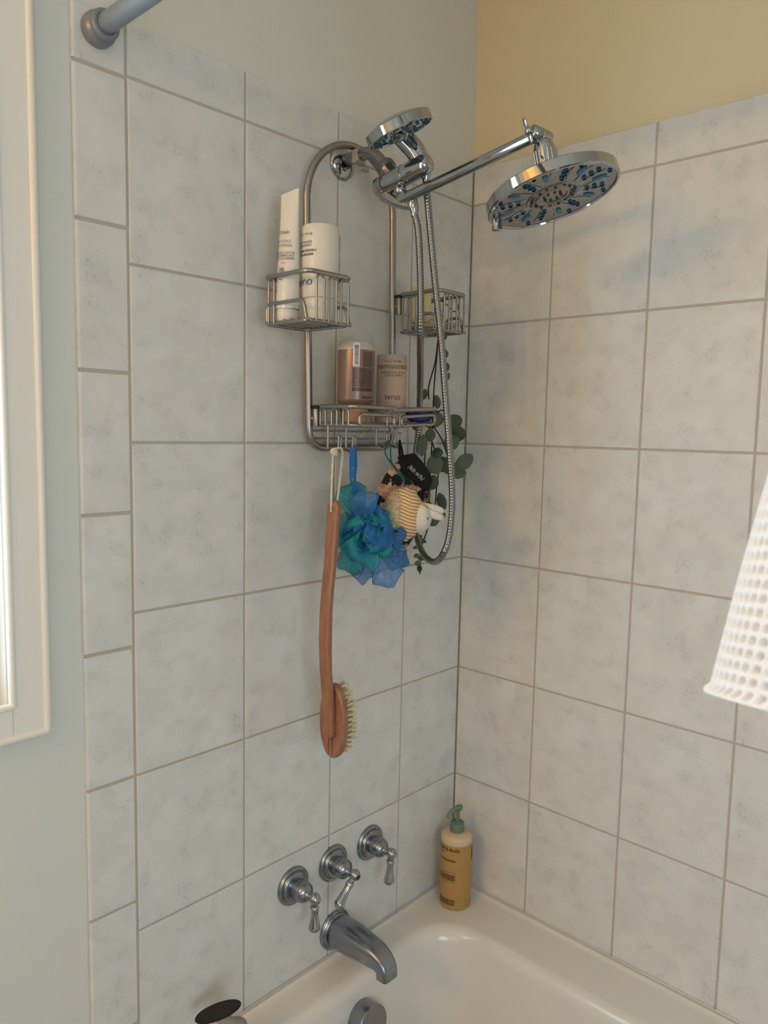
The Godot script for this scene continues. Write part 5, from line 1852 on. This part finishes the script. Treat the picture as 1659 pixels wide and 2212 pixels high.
func plush_sponge() -> void:
	var c := p(-0.3490, -0.6315, 0.132)
	var t := thing("plush_sponge", "white plush bunny bath sponge in yellow and white stripes, hanging sideways", "bath sponge", c)
	var right := Vector3(0.68, 0.02, 0.73).normalized()
	var fwd := Vector3(-0.728, 0.1, 0.677).normalized()
	var up := fwd.cross(right).normalized()
	var bs := Basis(right, up, fwd)
	var tilt := bs * Basis(Vector3(0, 0, 1), deg_to_rad(-7.0))
	var mb := MB.new()
	mb.ball(c, Vector3(0.0335, 0.049, 0.028), tilt, 28, 36)
	for i in mb.v.size():
		var l := tilt.transposed() * (mb.v[i] - c)
		var fold := 0.0011 * sin(l.x * 420.0 + l.y * 60.0) * smoothstep(0.0, 0.03, l.x + 0.012)
		mb.v[i] += mb.n[i] * fold
		mb.t[i] = Vector2(0.5, 0.5 - (l.y + 0.12 * l.x + 0.0016 * sin(l.x * 130.0)) / 0.1)
	part("striped_body", mb.mesh(), M.stripes, t)
	# cream knit at the left
	mb = MB.new()
	var kc := c - right * 0.0155 + fwd * 0.002
	var r2 := RandomNumberGenerator.new()
	r2.seed = 8
	var kr := Vector3(0.0215, 0.0435, 0.027)
	mb.ball(kc, kr * 0.97, tilt, 16, 24)
	var knit := part("knit_side", mb.mesh(), M.knit, t, "cream looped knit side")
	mb = MB.new()
	for i in 520:
		var d := Vector3(r2.randf_range(-1, 0.35), r2.randf_range(-1, 1), r2.randf_range(-0.5, 1)).normalized()
		var q := kc + tilt * (d * kr)
		var nn := (tilt * (d / kr)).normalized()
		var s := nn.cross(Vector3(r2.randf_range(-1, 1), r2.randf_range(-1, 1), 0.3)).normalized()
		var w := r2.randf_range(0.002, 0.0034)
		mb.tube(PackedVector3Array([q - s * w, q + nn * 0.0014 - s * w * 0.5, q + nn * 0.0017 + s * w * 0.4, q + s * w]), 0.0006, 4, false, PackedFloat32Array(), false)
	part("knit_loops", mb.mesh(), M.knit, knit).set_meta("kind", "stuff")
	# head, ears, eye, bow
	mb = MB.new()
	var hc := c + right * 0.029 - up * 0.006
	mb.ball(hc, Vector3(0.021, 0.0275, 0.023), tilt, 20, 28)
	var head := part("head", mb.mesh(), M.plush, t)
	for e in [[0.021, 0.006, -14.0, 0.0], [0.013, -0.002, -20.0, 0.006]]:
		mb = MB.new()
		var base: Vector3 = hc + up * e[0] + right * 0.004 + fwd * e[3]
		var dir := (bs * Vector3(cos(deg_to_rad(e[2])), sin(deg_to_rad(e[2])), 0.0)).normalized()
		var f2 := along(base, dir, fwd)
		mb.lathe([Vector2(0, -0.002), Vector2(0.0062, 0.0), Vector2(0.0074, 0.008), Vector2(0.0078, 0.018), Vector2(0.0074, 0.028), Vector2(0.0058, 0.036), Vector2(0.003, 0.0405), Vector2(0, 0.0415)], f2, 24, 1.0, 0.7)
		part("ear", mb.mesh(), M.plush, head)
	mb = MB.new()
	mb.ball(hc + right * 0.0125 + fwd * 0.0185 - up * 0.001, Vector3(0.0011, 0.0024, 0.0011), bs)
	part("eye", mb.mesh(), M.black, head)
	mb = MB.new()
	mb.tube(spline([hc + up * 0.027 - right * 0.006 + fwd * 0.006, hc + up * 0.025 + right * 0.002 + fwd * 0.011, hc + up * 0.02 + right * 0.009 + fwd * 0.013, hc + up * 0.0165 + right * 0.014 + fwd * 0.012], 5), 0.0016, 6)
	part("bow", mb.mesh(), M.yellow_felt, t)
	# teal cord up to its hook
	var tip := p(-0.3623, -0.4995, 0.101)
	mb = MB.new()
	mb.tube(spline([c + up * 0.046, c + up * 0.062 - right * 0.002, tip + Vector3(-0.008, -0.03, 0.006), tip + Vector3(-0.0075, -0.012, 0.002), tip + Vector3(-0.003, -0.003, 0.001), tip + Vector3(0.003, -0.003, 0.001), tip + Vector3(0.0045, -0.014, 0.003), tip + Vector3(0.003, -0.04, 0.008), c + up * 0.07 - right * 0.003, c + up * 0.046 + right * 0.001], 8), 0.0013, 7)
	part("cord", mb.mesh(), M.teal_cord, t)

func eucalyptus() -> void:
	var t := thing("eucalyptus_bunch", "bunch of round-leaved green eucalyptus hanging behind the shower hose", "eucalyptus", p(-0.18, -0.5, 0.05))
	var stems := [
		[Vector3(-0.162, -0.262, 0.05), Vector3(-0.168, -0.33, 0.05), Vector3(-0.1745, -0.40, 0.05), Vector3(-0.176, -0.5, 0.05), Vector3(-0.18, -0.6, 0.05), Vector3(-0.183, -0.67, 0.052), Vector3(-0.206, -0.715, 0.055), Vector3(-0.209, -0.768, 0.055)],
		[Vector3(-0.165, -0.29, 0.05), Vector3(-0.185, -0.345, 0.06), Vector3(-0.203, -0.395, 0.06), Vector3(-0.201, -0.42, 0.06)],
		[Vector3(-0.176, -0.47, 0.05), Vector3(-0.15, -0.5, 0.055), Vector3(-0.135, -0.535, 0.06), Vector3(-0.118, -0.545, 0.06)],
		[Vector3(-0.178, -0.5, 0.05), Vector3(-0.16, -0.55, 0.055), Vector3(-0.165, -0.61, 0.055), Vector3(-0.168, -0.66, 0.055)],
		[Vector3(-0.175, -0.45, 0.05), Vector3(-0.19, -0.52, 0.045), Vector3(-0.19, -0.6, 0.045)],
		[Vector3(-0.175, -0.45, 0.05), Vector3(-0.155, -0.44, 0.055), Vector3(-0.138, -0.445, 0.06)]]
	for s in stems:
		var mb := MB.new()
		var pts := []
		for q in s:
			pts.append(p(q.x, q.y, q.z))
		mb.tube(spline(pts, 6), 0.0014, 6)
		part("stem", mb.mesh(), M.stem, t)
	# leaves, in millimetres: place (x, y, z), half width, half height; and roll in degrees
	var r2 := RandomNumberGenerator.new()
	r2.seed = 33
	var ls := [[-141, -291, 46, 5.6, 8.4, 10], [-148, -328, 55, 7.4, 9.3, 0], [-137, -352, 50, 6.6, 9.4, 15], [-143, -374, 57, 6.5, 10.3, -20], [-213, -411, 58, 7.2, 10.9, 0], [-152, -423, 40, 8.5, 14.1, 10], [-162, -458, 38, 26.3, 19.7, -5], [-124, -463, 65, 18.9, 16.1, 20],
		[-86, -488, 46, 17.5, 17.5, -10], [-106, -504, 45, 17.3, 16.4, 30], [-229, -510, 70, 10.8, 21.6, -8], [-228, -471, 53, 10.8, 12.6, 20], [-176, -525, 65, 11.1, 11.1, 0], [-144, -549, 53, 18.9, 16.1, 15], [-77, -545, 58, 23.3, 15.6, 38], [-77, -569, 43, 17.6, 13.7, -8],
		[-174, -549, 58, 18.6, 20.5, 20], [-192, -584, 66, 13.8, 15.7, -20], [-146, -626, 55, 10.4, 20.9, 20], [-161, -651, 62, 13.2, 13.2, 0], [-177, -663, 59, 15.0, 11.2, 30], [-170, -639, 40, 12.3, 15.1, 10], [-131, -556, 62, 15.2, 14.2, 40], [-190, -490, 57, 12.9, 13.8, 0],
		[-188, -611, 48, 9.3, 13.1, 0], [-196, -696, 39, 7.5, 4.7, 20], [-215, -699, 66, 8.3, 4.6, -30], [-221, -713, 53, 7.4, 3.7, 10], [-212, -720, 61, 7.4, 4.6, -20], [-234, -727, 66, 6.4, 4.6, 20], [-214, -735, 61, 7.4, 5.5, -10], [-230, -742, 67, 7.3, 6.4, 10],
		[-206, -758, 51, 5.6, 7.5, 0]]
	for l in ls:
		var f := Basis.from_euler(Vector3(r2.randf_range(-0.35, 0.35), -0.72 + r2.randf_range(-0.4, 0.4), deg_to_rad(l[5])))
		var fr := Transform3D(f, p(l[0] * 0.001, l[1] * 0.001, l[2] * 0.001))
		var rows := []
		for i in 9:
			var u := i / 8.0
			var row := []
			var w: float = pow(sin(PI * clampf(u * 0.97 + 0.015, 0.0, 1.0)), 0.62) * l[3] * 0.001
			for j in 7:
				var v := (j - 3) / 3.0
				row.append(fr * Vector3(v * w, (u - 0.5) * 2.0 * l[4] * 0.001, -0.0035 * v * v * w / 0.018 + 0.002 * sin(u * 3.0)))
			rows.append(row)
		var mb := MB.new()
		mb.sheet(rows, false, f.z)
		var back := []
		for row in rows:
			var b2 := []
			for q in row:
				b2.append(q - f.z * 0.0004)
			back.append(b2)
		mb.sheet(back, false, -f.z)
		mb.tube(PackedVector3Array([rows[0][3] - f.z * 0.0001, rows[4][3] + f.z * 0.0002, rows[8][3]]), 0.0004, 4)
		part("leaf", mb.mesh(), M["leaf_%d" % (r2.randi() % 3)], t)

# ---------------------------------------------------------------- towel and scrubber
func towel_and_rest() -> void:
	var t := thing("waffle_towel", "white waffle weave towel hanging close by at the right edge of the picture", "towel", p(-0.84, -0.3, 1.0))
	var base := p(-0.7885, -0.668, 0.9122)
	var axis := Vector3(-0.03, 0.95, 0.21).normalized()
	var e1 := Vector3(0.728, 0, -0.685)
	e1 = (e1 - axis * e1.dot(axis)).normalized()
	var e2 := axis.cross(e1).normalized()
	var rho := 0.07
	var cell := 0.0098
	var sub := 8
	var na := int(0.5 / cell) * sub
	var th0 := 0.0
	var th1 := TAU
	var nt := int((th1 - th0) * rho / cell) * sub
	var mb := MB.new()
	for layer in 2:
		var rows := []
		for i in na + 1:
			var s := -0.003 + i * cell / sub
			var row := []
			var fold := rho + 0.006 * sin(s * 9.0)
			for j in nt + 1:
				var th := lerpf(th0, th1, float(j) / nt)
				var fi := absf(fposmod(float(i) / sub, 1.0) - 0.5) * 2.0
				var fj := absf(fposmod(float(j) / sub, 1.0) - 0.5) * 2.0
				var ridge := smoothstep(0.12, 0.72, pow(pow(fi, 4.0) + pow(fj, 4.0), 0.25))
				var hem := 0.0035 * clampf((0.004 - s) / 0.004, 0.0, 1.0)
				var rr := fold + (0.0075 * ridge + hem if layer == 0 else -0.0022)
				rr += 0.004 * sin(th * 3.0 + s * 4.0) + maxf(0.0, s - 0.2) * 0.03 * cos(th * 2.0)
				row.append(base + axis * (s - 0.3 * rho * cos(th)) + e1 * cos(th) * rr * 0.72 + e2 * sin(th) * rr)
			rows.append(row)
		var from := mb.v.size()
		var keep := mb.ix.size()
		mb.sheet(rows, false)
		mb.ix.resize(keep)
		for i in range(from, mb.v.size()):
			var q := mb.v[i] - base
			var rad := q - axis * q.dot(axis)
			if (mb.n[i].dot(rad) < 0.0) == (layer == 0):
				mb.n[i] = -mb.n[i]
		var w := nt + 1
		for i in na:
			for j in nt:
				var a := from + i * w + j
				mb.quad(a, a + 1, a + w + 1, a + w)
	part("towel_cloth", mb.mesh(), M.towel, t)
	# the upper part, gathered over the rod
	mb = MB.new()
	var top := base + axis * 0.49
	var rod := Vector3(-0.8475, 0.058 + UP, 1.19)
	var rows3 := []
	for i in 9:
		var u := i / 8.0
		var row := []
		for j in 33:
			var th := lerpf(th0, th1, j / 32.0)
			var rr := lerpf(rho + 0.004 + 0.008 * cos(th * 2.0), 0.035, u) + 0.004 * sin(th * 9.0) * u
			row.append(top.lerp(rod, u) + e1 * cos(th) * rr * 0.72 + e2 * sin(th) * rr)
		rows3.append(row)
	mb.sheet(rows3, false, Vector3.ZERO, top.lerp(rod, 0.5))
	part("towel_gather", mb.mesh(), M.towel, t)
	# scrubber standing on the tub corner
	var c := Vector3(-0.675, 0, 0.078)
	var y0 := DECK - UP
	t = thing("scrub_brush", "pale grey scrubber with black oval top on the near tub corner", "scrubber", p(c.x, y0, c.z))
	mb = MB.new()
	mb.lathe([Vector2(0, y0), Vector2(0.022, y0), Vector2(0.0225, y0 + 0.004), Vector2(0.019, y0 + 0.03), Vector2(0.018, y0 + 0.05), Vector2(0.0195, y0 + 0.066), Vector2(0.017, y0 + 0.073), Vector2(0.01, y0 + 0.077), Vector2(0, y0 + 0.078)], at_origin(c, 0), 32)
	var b := part("handle", mb.mesh(), M.grip_grey, t)
	mb = MB.new()
	var dir := Vector3(0.68 * 0.93, 0.40, 0.73 * 0.93).normalized()
	var face := Vector3(-0.35, 0.62, 0.7)
	face = (face - dir * face.dot(dir)).normalized()
	var yv := face.cross(dir).normalized()
	mb.slab(oval(0.0395, 0.0125, 44, 2.1), Transform3D(Basis(dir, yv, face), p(-0.7052, -1.4232, 0.07)), -0.008, 0.005, 0.004)
	part("black_pad", mb.mesh(), M.pad_black, t, "black oval pad on top")
	mb = MB.new()
	bar(mb, p(c.x, y0 + 0.07, c.z), p(-0.7035, -1.431, 0.072), 0.009, 16)
	part("neck", mb.mesh(), M.grip_grey, b)
